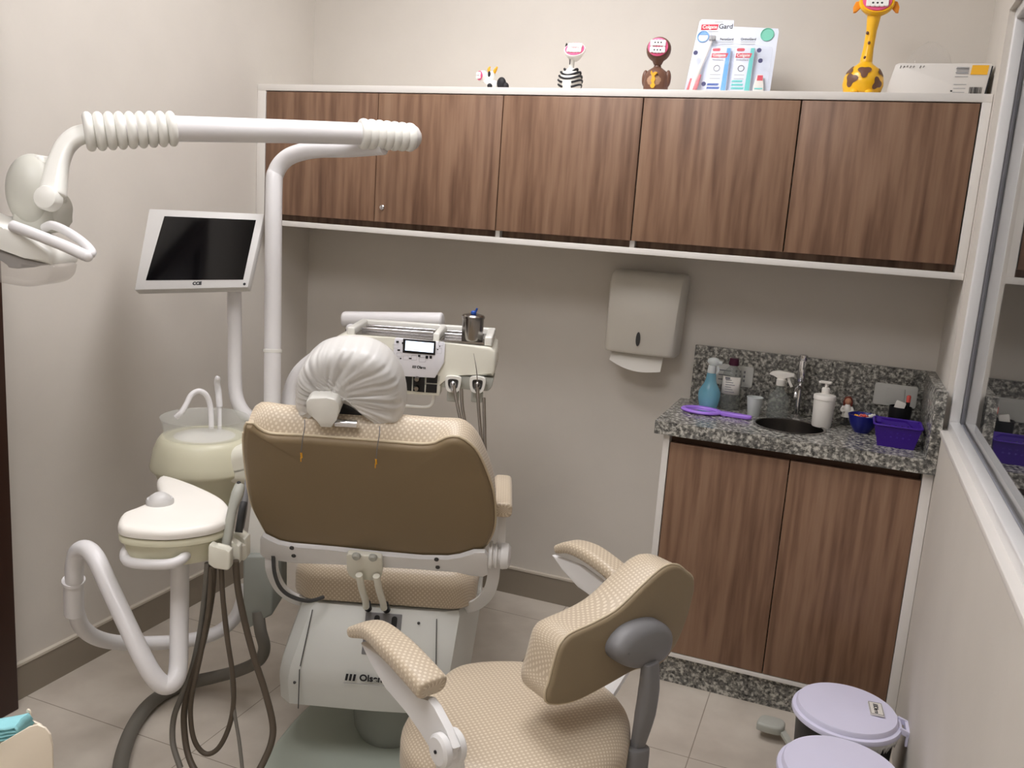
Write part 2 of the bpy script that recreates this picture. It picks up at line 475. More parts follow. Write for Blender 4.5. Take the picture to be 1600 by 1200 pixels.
# window: white frame, grey gasket, glass
win = NB()
for b in ((GX-.034, GX-.006, WY1-.028, WY1, WZ0, WZ1), (GX-.034, GX-.006, WY0, WY0+.028, WZ0, WZ1), (GX-.034, GX-.006, WY0+.028, WY1-.028, WZ0, WZ0+.028), (GX-.034, GX-.006, WY0+.028, WY1-.028, WZ1-.028, WZ1)): box(win, *b, bev=.003)
wo = struct(place(win, 'window_1', 'white_paint_metal'), 'long interior window with white frame in the right wall')
g = NB()
for b in ((GX-.006, GX, WY1-.022, WY1-.002, WZ0, WZ1), (GX-.006, GX, WY0+.002, WY0+.022, WZ0, WZ1), (GX-.006, GX, WY0+.022, WY1-.022, WZ0+.002, WZ0+.022), (GX-.006, GX, WY0+.022, WY1-.022, WZ1-.022, WZ1-.002)): box(g, *b)
place(g, 'window_gasket', 'gasket', wo, label='grey rubber seal')
place(box(NB(), GX, GX+.006, WY0+.001, WY1-.001, WZ0+.001, WZ1-.001), 'glass_pane', 'window_glass', wo, smooth=0)
sl = NB(); box(sl, RX-.006, RX+.018, WY0, WY1, WZ0-.012, WZ0+.002, bev=.002)
struct(place(sl, 'trim_3', 'white_laminate'), 'narrow white sill strip along the bottom edge of the window opening')
# dark brown door in the left wall, its edge just in the frame
dr = NB(); box(dr, .0145, .05, -1.535, -1.45, 0, 2.12, bev=.003); box(dr, .0145, .05, -2.40, -2.315, 0, 2.12, bev=.003); box(dr, .0145, .05, -2.315, -1.535, 2.04, 2.12, bev=.003)
do = struct(place(dr, 'door_1', 'door_wood'), 'dark brown wooden door at the left edge')
place(box(NB(), .0145, .032, -2.315, -1.535, .005, 2.04), 'door_leaf', 'door_wood', do)
# ceiling panels that light the room
for k, ((x, y), s, e) in enumerate(LAMPS):
    t = thing('ceiling_light', (x, y, CEIL-.05), ['square white ceiling light panel above the dental chair', 'square white ceiling light panel behind the camera'][k], 'light', 'square ceiling light panels')
    fr = NB()
    for b in ((x-s/2-.02, x+s/2+.02, y-s/2-.02, y-s/2), (x-s/2-.02, x+s/2+.02, y+s/2, y+s/2+.02), (x-s/2-.02, x-s/2, y-s/2, y+s/2), (x+s/2, x+s/2+.02, y-s/2, y+s/2)): box(fr, *b, CEIL-.05, CEIL)
    place(fr, 'frame', 'white_paint_metal', t)
    dm = MATS['lamp_diffuser'].copy(); dm.node_tree.nodes['Principled BSDF'].inputs['Emission Strength'].default_value = e
    place(box(NB(), x-s/2, x+s/2, y-s/2, y+s/2, CEIL-.045, CEIL-.02), 'diffuser', dm, t)

# ================================================================== OVERHEAD CABINET
X0, DW, ZT, ZB, CD = .0399, .4645, 1.8595, 1.4258, .35
t = thing('overhead_cabinet', (1.19, -.17, 1.385), 'long white wall cabinet with five brown wood-grain doors', 'cabinet')
c = NB()
box(c, .001, RX-.001, -CD, -.001, 1.863, 1.885, bev=.001); box(c, .001, RX-.001, -CD, -.001, 1.385, 1.404, bev=.001)
box(c, .001, X0-.003, -CD, -.001, 1.404, 1.863, bev=.001); box(c, X0+5*DW+.002, RX-.001, -CD, -.001, 1.404, 1.863, bev=.001)
for k in (2, 3): box(c, X0+k*DW-.008, X0+k*DW+.008, -CD+.022, -.001, 1.404, 1.863)
box(c, X0, RX-.03, -.012, -.001, 1.404, 1.863)
place(c, 'carcass', 'white_laminate', t)
place(box(NB(), X0, X0+5*DW, -CD+.045, -CD+.055, 1.404, 1.43), 'recessed_rail', 'wood_laminate', t, label='recessed wood-grain rail under the doors')
for k in range(5):
    d = place(box(NB(), X0+k*DW+.0018, X0+(k+1)*DW-.0018, -CD-.001, -CD+.017, ZB, ZT, bev=.0012), 'door', 'wood_laminate', t)
    if k == 1:
        lk = NB(); lathe(lk, (X0+DW+.032, -CD-.001, ZB+.05), [(0,0),(.009,0),(.009,.004),(.007,.006),(0,.006)], 20, ax=(0,-1,0)); box(lk, X0+DW+.0305, X0+DW+.0335, -CD-.012, -CD-.004, ZB+.043, ZB+.057, bev=.0005)
        place(lk, 'lock', 'chrome', d, label='small round chrome lock')

# ================================================================== BASE CABINET, WORKTOP, SINK
BL, BM_, BR, BY = 1.6336, 1.9976, 2.3583, .412
t = thing('base_cabinet', (2.0, -.2, 0), 'low sink cabinet with two brown wood-grain doors and white side panel', 'cabinet')
c = NB(); box(c, BL-.022, BL-.002, -BY, -.001, .10, .838, bev=.001); box(c, BL-.002, BR+.001, -BY+.001, -.001, .10, .115, bev=.001)
box(c, BR+.002, RX-.001, -BY, -.001, .0, .838, bev=.001); box(c, BL, BR, -.012, -.001, .115, .838)
place(c, 'carcass', 'white_laminate', t)
place(box(NB(), BL, BR, -BY+.03, -BY+.042, .79, .838), 'recessed_rail', 'wood_gap', t, label='dark recessed rail above the doors')
place(box(NB(), BL-.02, BR+.001, -.39, -.36, 0, .0995), 'plinth', 'granite', t, label='speckled granite plinth')
for x0, x1 in ((BL+.001, BM_-.0015), (BM_+.0015, BR)):
    place(box(NB(), x0, x1, -BY, -BY+.018, .1175, .812, bev=.0012), 'door', 'wood_laminate_low', t)
KX, KY, KZ = 1.5844, .4323, .88
SC = (1.975, -.235); SR = .105
t = thing('granite_worktop', (1.98, -.2, .8385), 'grey speckled granite worktop over the sink cabinet', 'worktop')
bm = NB(); n = 48    # slab with a round sink cut-out
sq = []
for k in range(n):
    a = 2*PI*k/n; dx, dy = math.cos(a), math.sin(a)
    tx = ((RX-.001-SC[0]) if dx > 0 else (KX-SC[0]))/dx if abs(dx) > 1e-9 else 1e9
    ty = ((-.001-SC[1]) if dy > 0 else (-KY-SC[1]))/dy if abs(dy) > 1e-9 else 1e9
    s = min(tx, ty); sq.append((SC[0]+dx*s, SC[1]+dy*s))
for (cx, cy) in ((KX,-KY),(RX-.001,-KY),(RX-.001,-.001),(KX,-.001)):
    k = min(range(n), key=lambda i: (sq[i][0]-cx)**2+(sq[i][1]-cy)**2); sq[k] = (cx, cy)
cr = [(SC[0]+SR*math.cos(2*PI*k/n), SC[1]+SR*math.sin(2*PI*k/n)) for k in range(n)]
rings = [[bm.verts.new((x, y, z)) for x, y in L] for L, z in ((sq, .8385), (sq, KZ), (cr, KZ), (cr, .8385))]
for i in range(4):
    A, B = rings[i], rings[(i+1) % 4]
    for k in range(n): bm.faces.new((A[k], A[(k+1) % n], B[(k+1) % n], B[k]))
place(bm, 'slab', 'granite', t, smooth=20)
tag(place(box(NB(), KX+.035, RX-.001, -.021, -.001, KZ, 1.078, bev=.001), 'granite_upstand', 'granite'), 'long granite upstand on the back wall behind the sink', 'upstand')
tag(place(box(NB(), RX-.029, RX-.001, -KY+.002, -.0215, KZ, 1.078, bev=.001), 'granite_upstand', 'granite'), 'short granite upstand on the right wall beside the purple basket', 'upstand')
t = tag(place(lathe(NB(), (SC[0], SC[1], KZ), [(.112,.0005),(.113,.002),(.106,.003),(.1035,.001),(.1025,-.03),(.095,-.10),(.07,-.13),(.02,-.137),(.018,-.14),(.018,-.145),(.075,-.14),(.1,-.105),(.1042,-.03),(.1042,0)], 48, open_=True), 'sink_basin', 'steel'), 'small round steel sink set into the granite worktop', 'sink')
# tap
t = thing('tap', (1.985, -.075, KZ), 'slim chrome tap standing behind the round sink', 'tap')
x, y = 1.985, -.075
place(lathe(NB(), (x, y, KZ), [(.021,0),(.021,.004),(.013,.008),(.0085,.012),(.0075,.12),(.011,.125),(.011,.135)], 24), 'body', 'chrome', t)
place(lathe(NB(), (x, y, KZ+.135), [(.0125,-.012),(.0135,-.010),(.0135,.055),(.0125,.057),(.0125,.060),(.0135,.062),(.0135,.076),(.011,.079),(0,.079)], 24), 'handle', 'chrome', t)
place(tube(NB(), [(x, y, KZ+.10), (x-.004, y-.05, KZ+.112), (x-.006, y-.09, KZ+.105), (x-.006, y-.105, KZ+.085)], .0065), 'spout', 'chrome', t)

# switch plates on the upstand
def plate(nm, a, b, z0, z1, lab):
    fr = Fr(((a+b)/2, -.021, (z0+z1)/2), XA, ZA); fr.N = -YA
    o = tag(place(slab(NB(), fr, rrect(b-a, z1-z0, .008, 4), 0, .006, .0015), nm, 'plate_grey'), lab, 'socket plate')
    return o, fr
o, fr = plate('socket_plate', 1.698, 1.827, .952, 1.024, 'pale rounded plate on the granite behind the maroon-capped bottle')
bm = NB()
for k in range(3):
    for j in range(3): box(bm, .004+j*.014, .010+j*.014, -.018+k*.015, -.010+k*.015, .006, .0068, fr=fr)
for k in range(3): box(bm, -.052, -.012, -.02+k*.016, -.016+k*.016, .006, .0064, fr=fr)
place(bm, 'printed_marks', 'ink_grey', o, smooth=0)
o, fr = plate('socket_plate', 2.215, 2.345, .952, 1.024, 'pale rounded plate on the granite above the purple basket')
place(slab(NB(), fr, rrect(.055, .05, .004, 3), .006, .009, .001), 'socket_insert', 'plate_grey', o)

# ================================================================== PAPER TOWEL DISPENSER
t = thing('paper_towel_dispenser', (1.44, -.06, 1.03), 'white wall-mounted paper towel dispenser left of the granite upstand', 'dispenser')
fr = Fr((1.44, -.001, 1.03), XA, ZA); fr.N = -YA
bm = NB()     # lofted box: narrower and shallower at the top, bowed front
prof = [(0, .120, .085), (.004, .124, .105), (.012, .126, .112), (.15, .129, .120), (.24, .132, .112), (.272, .131, .095), (.286, .126, .07), (.289, .12, .05)]
R = []
for (z, hw, dp) in prof:
    ring = []
    for q in [(-hw, 0), (-hw, dp*.35), (-hw, dp*.78), (-hw*.93, dp*.95)] + [(-hw*.8+1.6*hw*k/8, dp*(1+.035*math.sin(PI*k/8))) for k in range(9)] + [(hw*.93, dp*.95), (hw, dp*.78), (hw, dp*.35), (hw, 0)]:
        ring.append(bm.verts.new((1.44+q[0]+ (z-.14)*.02, -.001-q[1], 1.03+z)))
    R.append(ring)
for A, B in zip(R, R[1:]):
    for k in range(len(A)): bm.faces.new((A[k], A[(k+1) % len(A)], B[(k+1) % len(A)], B[k]))
bm.faces.new(R[0][::-1]); bm.faces.new(R[-1])
place(bm, 'housing', 'dispenser_white', t, smooth=40)
bm = NB(); f2 = Fr((1.436, -.1235, 1.088), XA, ZA); f2.N = -YA
slab(bm, f2, [Vector((.0075*math.cos(a)*1.0, .025*math.sin(a))) for a in [2*PI*k/20 for k in range(20)]], -.004, .0015, .0005)
place(bm, 'sight_slot', 'dark_grey', t, label='narrow dark oval slot')
bm = NB(); L = []
for i in range(13):
    u = i/12; x = 1.335 + .185*u; L.append([Vector((x, -.07-.03*v - .012*math.sin(PI*u)*v, 1.033 - .05*v - .012*math.sin(PI*u*.9)*v*v + (.018*(1-u)**3)*v)) for v in (0, .35, .7, 1)])
vs = [[bm.verts.new(p) for p in r] for r in L]; vb = [[bm.verts.new(p+Vector((0, .0015, 0))) for p in r] for r in L]
for i in range(12):
    for j in range(3): bm.faces.new((vs[i][j], vs[i+1][j], vs[i+1][j+1], vs[i][j+1])); bm.faces.new((vb[i][j+1], vb[i+1][j+1], vb[i+1][j], vb[i][j]))
tag(place(bm, 'paper_towel', 'paper_white', smooth=60), 'white folded paper towel hanging out of the wall dispenser', 'paper towel')

# ================================================================== THINGS ON THE WORKTOP
def bottle_mesh(prof, O, sx=1, sy=1, n=32): return lathe(NB(), O, prof, n, sx=sx, sy=sy)
# blue spray bottle
O = Vector((1.70, -.13, KZ)); t = thing('spray_bottle', O, 'translucent spray bottle with blue liquid and clear white nozzle, leftmost on the worktop', 'spray bottle', 'spray bottles on the worktop')
place(bottle_mesh([(0,0),(.026,0),(.030,.004),(.036,.03),(.038,.05),(.036,.062),(.030,.075),(.022,.088),(.018,.10),(.016,.118),(.0145,.126),(0,.126)], O, 1, .8), 'bottle', 'water_blue', t)
bm = NB(); lathe(bm, O, [(.014,.124),(.015,.128),(.013,.15),(0,.152)], 20); fr = Fr(O+Vector((0,0,.158)), XA, ZA)
ball(bm, O+Vector((.004,0,.163)), .022, .010, .014); tube(bm, [O+Vector((.02,0,.162)), O+Vector((.032,0,.16))], .007); bar(bm, [O+Vector((.018,0,.15)), O+Vector((.022,0,.135)), O+Vector((.014,0,.122))], .006, .004, YA)
place(bm, 'spray_head', 'cup_white', t, label='clear white spray head')
# clear bottle with maroon cap and label
O = Vector((1.765, -.085, KZ)); t = thing('liquid_bottle', O, 'clear bottle with maroon cap and white printed label', 'bottle')
place(bottle_mesh([(0,0),(.032,0),(.034,.003),(.034,.115),(.030,.128),(.018,.142),(.013,.148),(.013,.158),(0,.158)], O, 1, .75), 'bottle', 'clear_dark', t)
place(lathe(NB(), O, [(.016,.152),(.017,.154),(.015,.176),(0,.177)], 24), 'cap', 'maroon', t, label='maroon screw cap')
bm = NB(); R = []
for k in range(13):
    a = math.radians(-150 + 120*k/12); R.append([bm.verts.new(O+Vector((.0346*math.cos(a), .0262*math.sin(a), z))) for z in (.055, .115)])
for A, B in zip(R, R[1:]): bm.faces.new((A[0], B[0], B[1], A[1]))
lb = place(bm, 'label_sticker', 'paper_white', t, label='white paper label'); md = lb.modifiers.new('s', 'SOLIDIFY'); md.thickness = .0006; md.offset = 1
bm = NB()
for k in range(6): box(bm, O.x-.018, O.x+.014-(k%3)*.006, O.y-.0275, O.y-.0268, KZ+.063+k*.008, KZ+.065+k*.008)
box(bm, O.x-.02, O.x-.004, O.y-.0275, O.y-.0268, KZ+.107, KZ+.113)
place(bm, 'label_print', 'ink_grey', lb, smooth=0)
# white cup (hollow)
O = Vector((1.852, -.14, KZ)); tag(place(lathe(NB(), O, [(0,0),(.018,0),(.0195,.002),(.023,.035),(.0235,.036),(.026,.060),(.0275,.061),(.0275,.063),(.025,.063),(.022,.036),(.018,.003),(0,.003)], 32), 'plastic_cup', 'cup_white'), 'small white plastic cup on the worktop beside the mirror handle', 'cup')
# clear spray bottle with white trigger
O = Vector((1.925, -.115, KZ)); t = thing('spray_bottle', O, 'clear spray bottle with white trigger head left of the tap', 'spray bottle', 'spray bottles on the worktop')
place(bottle_mesh([(0,0),(.032,0),(.034,.004),(.034,.062),(.030,.075),(.016,.092),(.0125,.10),(.0125,.112),(0,.112)], O, 1, .8), 'bottle', 'clear_dark', t)
bm = NB(); lathe(bm, O, [(.0135,.108),(.0145,.110),(.0145,.128),(.011,.131),(0,.131)], 20)
f2 = Fr(O+Vector((0,0,0)), XA, ZA)
slab(bm, f2.mv(0,0,-.008), V2([(-.040,.144),(-.030,.153),(-.008,.158),(.040,.153),(.040,.141),(.018,.141),(.012,.130),(-.012,.130),(-.016,.139),(-.036,.140)]), 0, .016, .003)
bar(bm, [O+Vector((.020,0,.143)), O+Vector((.026,0,.126)), O+Vector((.036,0,.108))], .008, .005, YA)
place(bm, 'trigger_head', 'toy_white', t, label='white trigger head')
# soap pump
O = Vector((2.068, -.16, KZ)); t = thing('soap_pump_bottle', O, 'opaque white pump bottle standing right of the tap', 'soap bottle')
place(bottle_mesh([(0,0),(.028,0),(.030,.003),(.033,.085),(.033,.088),(.035,.089),(.035,.100),(.033,.103),(.012,.108),(0,.108)], O), 'bottle', 'toy_white', t)
bm = NB(); lathe(bm, O, [(.0125,.106),(.0125,.124),(.010,.127),(.0045,.128),(.0045,.14),(0,.14)], 20)
slab(bm, Fr(O+Vector((-.002,0,.14)), XA, YA), rrect(.036,.016,.006,4), 0, .008, .002); tube(bm, [O+Vector((-.01,0,.144)), O+Vector((-.024,0,.142))], .004)
place(bm, 'pump', 'toy_white', t)
# small figurine
O = Vector((2.14, -.075, KZ)); t = thing('doll_figurine', O, 'small brown-haired figurine in a white coat behind the blue bowl', 'figurine')
place(lathe(NB(), O, [(0,0),(.016,0),(.016,.004),(.006,.006),(.006,.03),(.012,.032),(0,.033)], 20), 'legs', 'dark_grey', t, label='dark legs on a round base')
bm = NB(); lathe(bm, O, [(.016,.026),(.012,.045),(.012,.058),(.007,.068),(0,.068)], 20)
for s in (-1, 1): tube(bm, [O+Vector((s*.011,0,.06)), O+Vector((s*.017,-.004,.048)), O+Vector((s*.008,-.012,.042))], .0045)
place(bm, 'coat', 'toy_white', t, label='white coat')
place(ball(NB(), O+Vector((0,-.001,.078)), .0105, .0105, .012), 'head', 'skin_toy', t)
bm = NB(); ball(bm, O+Vector((0,.004,.081)), .0135, .0115, .013); ball(bm, O+Vector((-.010,.002,.072)), .005, .006, .012); ball(bm, O+Vector((.010,.002,.072)), .005, .006, .012)
place(bm, 'hair', 'hair_red', t, label='reddish brown hair')
# blue bowl of sweets
O = Vector((2.190, -.165, KZ)); tag(place(lathe(NB(), O, [(0,0),(.022,0),(.024,.002),(.038,.025),(.045,.050),(.047,.056),(.0455,.057),(.043,.051),(.036,.028),(.022,.005),(0,.004)], 40), 'blue_bowl', 'blue_bowl'), 'dark blue bowl of wrapped sweets left of the purple basket', 'bowl')
for k in range(11):
    a = k*2.4; rr = .03*math.sqrt((k+.5)/11); bm = NB(); q = O+Vector((rr*math.cos(a), rr*math.sin(a), .044+.006*(k % 3)))
    f2 = Fr(q, (math.cos(k*1.3), math.sin(k*1.3), 0), (0,0,1)); ball(bm, q, .008, .0055, .0055, fr=f2, n=10, m=6)
    for s in (-1, 1): lathe(bm, q+f2.X*s*.007, [(.001,0),(.0045,.005)], 8, ax=f2.X*s, open_=True)
    nm = ['white', 'white', 'red', 'white', 'gold'][k % 5]
    tag(place(bm, 'wrapped_sweet', {'white': 'toy_white', 'red': 'candy_red', 'gold': 'gold'}[nm]), '%s wrapped sweet in the dark blue bowl on the worktop' % {'white':'white', 'red':'pinkish red', 'gold':'golden'}[nm], 'sweet', '%s wrapped sweets in the blue bowl' % nm)
# purple basket with pierced walls
O = Vector((2.283, -.285, KZ)); t = thing('storage_basket', O, 'small purple plastic basket with pierced sides at the worktop corner', 'basket')
bm = NB(); w0, d0, w1, d1, H = .050, .045, .064, .060, .066
def wallpt(side, u, v):
    w = w0+(w1-w0)*v; d = d0+(d1-d0)*v
    return O + {0: Vector((u*w, -d, v*H)), 1: Vector((w, u*d, v*H)), 2: Vector((-u*w, d, v*H)), 3: Vector((-w, -u*d, v*H))}[side]
for s in range(4):
    NU, NV = 7, 5
    for i in range(NU):
        for j in range(NV):
            u0, u1, v0, v1 = -1+2*i/NU, -1+2*(i+1)/NU, j/NV, (j+1)/NV
            hole = 1 <= i <= NU-2 and j in (2, 3)
            per = []
            for k in range(12):
                a = 2*PI*k/12 + PI/4; cx, cy = math.cos(a), math.sin(a); m_ = max(abs(cx), abs(cy)); per.append((cx/m_, cy/m_, cx, cy))
            uc, vc, hu, hv = (u0+u1)/2, (v0+v1)/2, (u1-u0)/2, (v1-v0)/2
            if hole:
                A = [bm.verts.new(wallpt(s, uc+p[0]*hu, vc+p[1]*hv)) for p in per]; B = [bm.verts.new(wallpt(s, uc+p[2]*hu*.36, vc+p[3]*hv*.42)) for p in per]
                for k in range(12): bm.faces.new((A[k], A[(k+1) % 12], B[(k+1) % 12], B[k]))
            else: bm.faces.new([bm.verts.new(wallpt(s, a, b)) for a, b in ((u0,v0),(u1,v0),(u1,v1),(u0,v1))])
bm.faces.new([bm.verts.new(O+Vector((a*w0, b*d0, 0.0006))) for a, b in ((-1,-1),(1,-1),(1,1),(-1,1))])
bmesh.ops.remove_doubles(bm, verts=bm.verts, dist=.0002)
b_ = place(bm, 'basket_body', 'purple_basket', t, smooth=0); md = b_.modifiers.new('s', 'SOLIDIFY'); md.thickness = .0018; md.offset = -1
bm = NB(); P = rrect(2*w1+.004, 2*d1+.004, .012, 4); tube(bm, [O+Vector((p.x, p.y, H)) for p in P]+[O+Vector((P[0].x, P[0].y, H))], .0032, sm=0, n=8)
place(bm, 'rim', 'purple_basket', t)
# dark pot with items, behind the basket
O = Vector((2.295, -.12, KZ)); t = thing('dark_holder', O, 'black pot holding a white packet and a red-tipped marker behind the basket', 'holder')
place(lathe(NB(), O, [(0,0),(.03,0),(.032,.003),(.034,.09),(.032,.09),(.030,.004),(0,.004)], 28), 'pot', 'black_plastic', t)
place(slab(NB(), Fr(O+Vector((-.005,-.004,.085)), (1,-.1,-.25), (.25,.1,1)), rrect(.03,.044,.004,3), -.004, .004, .001), 'packet', 'paper_white', t, label='white packet')
bm = NB(); tube(bm, [O+Vector((.018,.01,.02)), O+Vector((.02,.012,.105))], .006); pn = place(bm, 'marker_barrel', 'black_plastic', t)
place(lathe(NB(), O+Vector((.02,.012,.105)), [(.0065,0),(.0065,.018),(.004,.022),(0,.022)], 16), 'marker_cap', 'candy_red', t, label='red cap')
# purple hand mirror lying face up
zb = KZ+.001
t = thing('hand_mirror', Z(1110, 648, KZ), 'lilac plastic hand mirror lying on the left of the worktop', 'mirror')
f2 = Fr((0,0,KZ), XA, YA)
oc = Z(1096, 641, zb+.006); e1 = Z(1128, 646, zb+.006); dirx = Vector((e1.x-oc.x, e1.y-oc.y, 0)).normalized(); diry = Vector((-dirx.y, dirx.x, 0))
fm = Fr((oc.x, oc.y, zb), dirx, diry); a_, b_ = .060, .046
bm = NB(); n = 40; ring = []
for k in range(n):
    an = 2*PI*k/n; cc = fm.p(a_*math.cos(an), b_*math.sin(an), .006); rad = fm.X*math.cos(an)+fm.Y*math.sin(an)
    ring.append([bm.verts.new(cc + rad*(.0085*math.cos(q)) + ZA*(.006*math.sin(q))) for q in [2*PI*j/8 for j in range(8)]])
for k in range(n):
    A, B = ring[k], ring[(k+1) % n]
    for j in range(8): bm.faces.new((A[j], A[(j+1) % 8], B[(j+1) % 8], B[j]))
place(bm, 'mirror_frame', 'purple_light', t)
place(lathe(NB(), fm.p(0,0,.003), [(0,0),(1,0),(1,.003),(0,.003)], 40, sx=a_-.004, sy=b_-.004) if False else slab(NB(), fm, [Vector(((a_-.004)*math.cos(2*PI*k/32), (b_-.004)*math.sin(2*PI*k/32))) for k in range(32)], .002, .0045, 0), 'mirror_glass', 'chrome', t, label='mirror glass')
place(slab(NB(), fm, V2([(a_+.002,-.012),(a_+.02,-.013),(.155,-.0125),(.165,-.007),(.165,.007),(.155,.0125),(a_+.02,.013),(a_+.002,.012)]), 0, .013, .004, 3), 'handle', 'purple_light', t)
# ================================================================== TOYS AND PACKS ON TOP OF THE CABINET
SZ = 1.885
def teeth(bm, O, fr, n, w, h, r, up=1):
    for k in range(n):
        u = (k+.5)/n*2-1; p = O + fr.X*u*w + fr.Y*(up*h*math.sqrt(max(0, 1-u*u))) + fr.N*.002
        ball(bm, p, r, r, r, n=8, m=6)
def mouth(parent, O, fr, w, h, dark=True, gum='gum_pink'):
    """open toothy mouth: pink rim, dark hollow, two rows of teeth with dark centres"""
    bm = NB(); slab(bm, fr.mv(0,0,0) if False else Fr(O, fr.X, fr.Y), [Vector((w*math.cos(2*PI*k/32), h*math.sin(2*PI*k/32))) for k in range(32)], -.003, .002, .001)
    place(bm, 'mouth', gum, parent, label='pink open mouth')
    bm = NB()
    for sg in (1, -1):
        for k in range(5):
            u = (k-2)/2.6; p = O + fr.X*u*w*.78 + fr.Y*sg*h*.40*(1-.22*u*u) + fr.N*.003
            slab(bm, Fr(p, fr.X, fr.Y), rrect(w*.33, h*.66, w*.09, 2), -.001, .004, .001, 1)
    tt = place(bm, 'teeth', 'tooth_white', parent, label='white toy teeth')
    if dark:
        bm = NB()
        for sg in (1, -1):
            for k in range(1, 4):
                u = (k-2)/2.6; p = O + fr.X*u*w*.78 + fr.Y*sg*h*.40 + fr.N*.0065; ball(bm, p, w*.095, w*.095, w*.03, fr=Fr(p, fr.X, fr.Y), n=10, m=6)
        place(bm, 'tooth_dots', 'ink_black', tt)
VB = (CAM - Vector((1.3, -.2, 2.0))).normalized()
def face(tilt=0, yaw=0):          # frame whose normal points to the room, tilted upwards
    n = Vector((math.sin(yaw)*math.cos(tilt), -math.cos(yaw)*math.cos(tilt), math.sin(tilt))); x = Vector((math.cos(yaw), math.sin(yaw), 0)); return Fr((0,0,0), x, n.cross(x))
# cow, lying on its side
O = Vector((.885, -.27, SZ)); t = thing('cow_toy', O, 'small cream toy cow with pink mouth and black hooves, leftmost on the cabinet', 'toy')
bm = NB(); tube(bm, [O+Vector((-.012,0,.022)), O+Vector((0,0,.040)), O+Vector((.0,0,.062))], [.018,.016,.010]); ball(bm, O+Vector((.008,0,.018)), .022, .018, .017)
place(bm, 'body', 'toy_white', t)
bm = NB(); ball(bm, O+Vector((-.028,-.004,.046)), .019, .017, .019); h_ = place(bm, 'head', 'toy_white', t)
fr = face(.0, -.45); mouth(t, O+Vector((-.034,-.0195,.046)), fr, .013, .015, dark=False)
bm = NB()
for s in (-.006, .010): tube(bm, [O+Vector((s,0,.058)), O+Vector((s*1.6,0,.070)), O+Vector((s*1.6+.005,0,.078))], [.006,.005,.002])
place(bm, 'horns', 'gold', t, label='yellow horns')
bm = NB(); ball(bm, O+Vector((-.001,-.014,.052)), .005, .004, .010); place(bm, 'spot', 'ink_black', t)
bm = NB(); ball(bm, O+Vector((.042,-.006,.024)), .016, .013, .020); ball(bm, O+Vector((.056,-.004,.014)), .012, .012, .014); place(bm, 'hooves', 'ink_black', t, label='black rounded hooves')
bm = NB(); ball(bm, O+Vector((.005,-.018,.013)), .009, .007, .009); place(bm, 'hoof', 'ink_black', t)
# zebra
O = Vector((1.165, -.27, SZ)); t = thing('zebra_toy', O, 'black and white striped toy with raised open mouth', 'toy')
bm = NB(); lathe(bm, O, [(0,0),(.028,0),(.034,.008),(.038,.026),(.036,.044),(.028,.060),(.014,.070),(.010,.074),(.010,.078),(0,.078)], 40); bd = place(bm, 'body', 'toy_white', t)
bm = NB()
for z, r in ((.016,.0372),(.030,.0388),(.043,.0368),(.055,.0322),(.065,.0215)):
    for a0 in (1, -1):
        P = [O+Vector((math.cos(a)*r, math.sin(a)*r, z+.007*math.cos(2*a))) for a in [math.radians(-90+a0*(q)) for q in range(24 if z < .035 else 0, 150, 12)]]
        tube(bm, P, .0034, n=6, sm=2)
place(bm, 'stripes', 'ink_black', bd, label='black stripes')
nk = place(lathe(NB(), O+Vector((0,0,.076)), [(.0095,0),(.010,.024),(.012,.028)], 20), 'neck', 'toy_white', t)
bm = NB(); box(bm, -.004, -.001, -.0105, -.0085, .084, .100, fr=Fr(O, XA, YA)); place(bm, 'neck_stripe', 'ink_black', nk, smooth=0)
fr = face(.75, .12); hc = O+Vector((.008,0,.128))
bm = NB(); lathe(bm, hc - fr.N*.034, [(.010,0),(.020,.010),(.031,.028),(.035,.036),(.034,.040),(0,.040)], 32, ax=fr.N); place(bm, 'head', 'toy_white', t)
mouth(t, hc+fr.N*.0065, fr, .031, .031, dark=False)
bm = NB(); tube(bm, [hc+fr.X*-.031+fr.Y*.022, hc+fr.X*-.034+fr.Y*.036], [.005,.002]); place(bm, 'ear', 'ink_black', t)
# brown monkey
O = Vector((1.448, -.27, SZ)); t = thing('monkey_toy', O, 'brown toy animal with round toothy mouth and tan belly', 'toy')
place(lathe(NB(), O, [(0,0),(.034,0),(.038,.006),(.039,.03),(.037,.05),(.029,.066),(.012,.078),(.009,.088),(.012,.094),(0,.094)], 40), 'body', 'brown_toy', t)
bm = NB(); ball(bm, O+Vector((0,-.017,.032)), .028, .0245, .031); bl = place(bm, 'belly', 'tan_toy', t, label='tan belly')
bm = NB(); f2 = Fr(O+Vector((0,-.043,.032)), XA, ZA); f2.N = -YA
slab(bm, f2, V2([(-.004,-.022),(.004,-.022),(.008,-.014),(.003,-.006),(.007,.004),(.003,.014),(.012,.024),(.004,.026),(-.003,.022),(-.008,.030),(-.010,.022),(-.004,.012),(-.007,0),(-.003,-.008),(-.008,-.016)]), -.006, .0015, 0)
place(bm, 'banana_mark', 'gold', bl, smooth=0, label='golden yellow mark')
for s in (-1, 1): place(ball(NB(), O+Vector((s*.036,0,.044)), .010, .012, .026), 'arm', 'brown_toy', t)
fr = face(.12, .1); hc = O+Vector((0,-.004,.130)); bm = NB(); ball(bm, hc, .039, .028, .038); tube(bm, [O+Vector((0,0,.085)), O+Vector((0,-.002,.105))], [.012,.022]); place(bm, 'head', 'brown_toy', t)
mouth(t, hc+fr.N*.0265, fr, .031, .028)
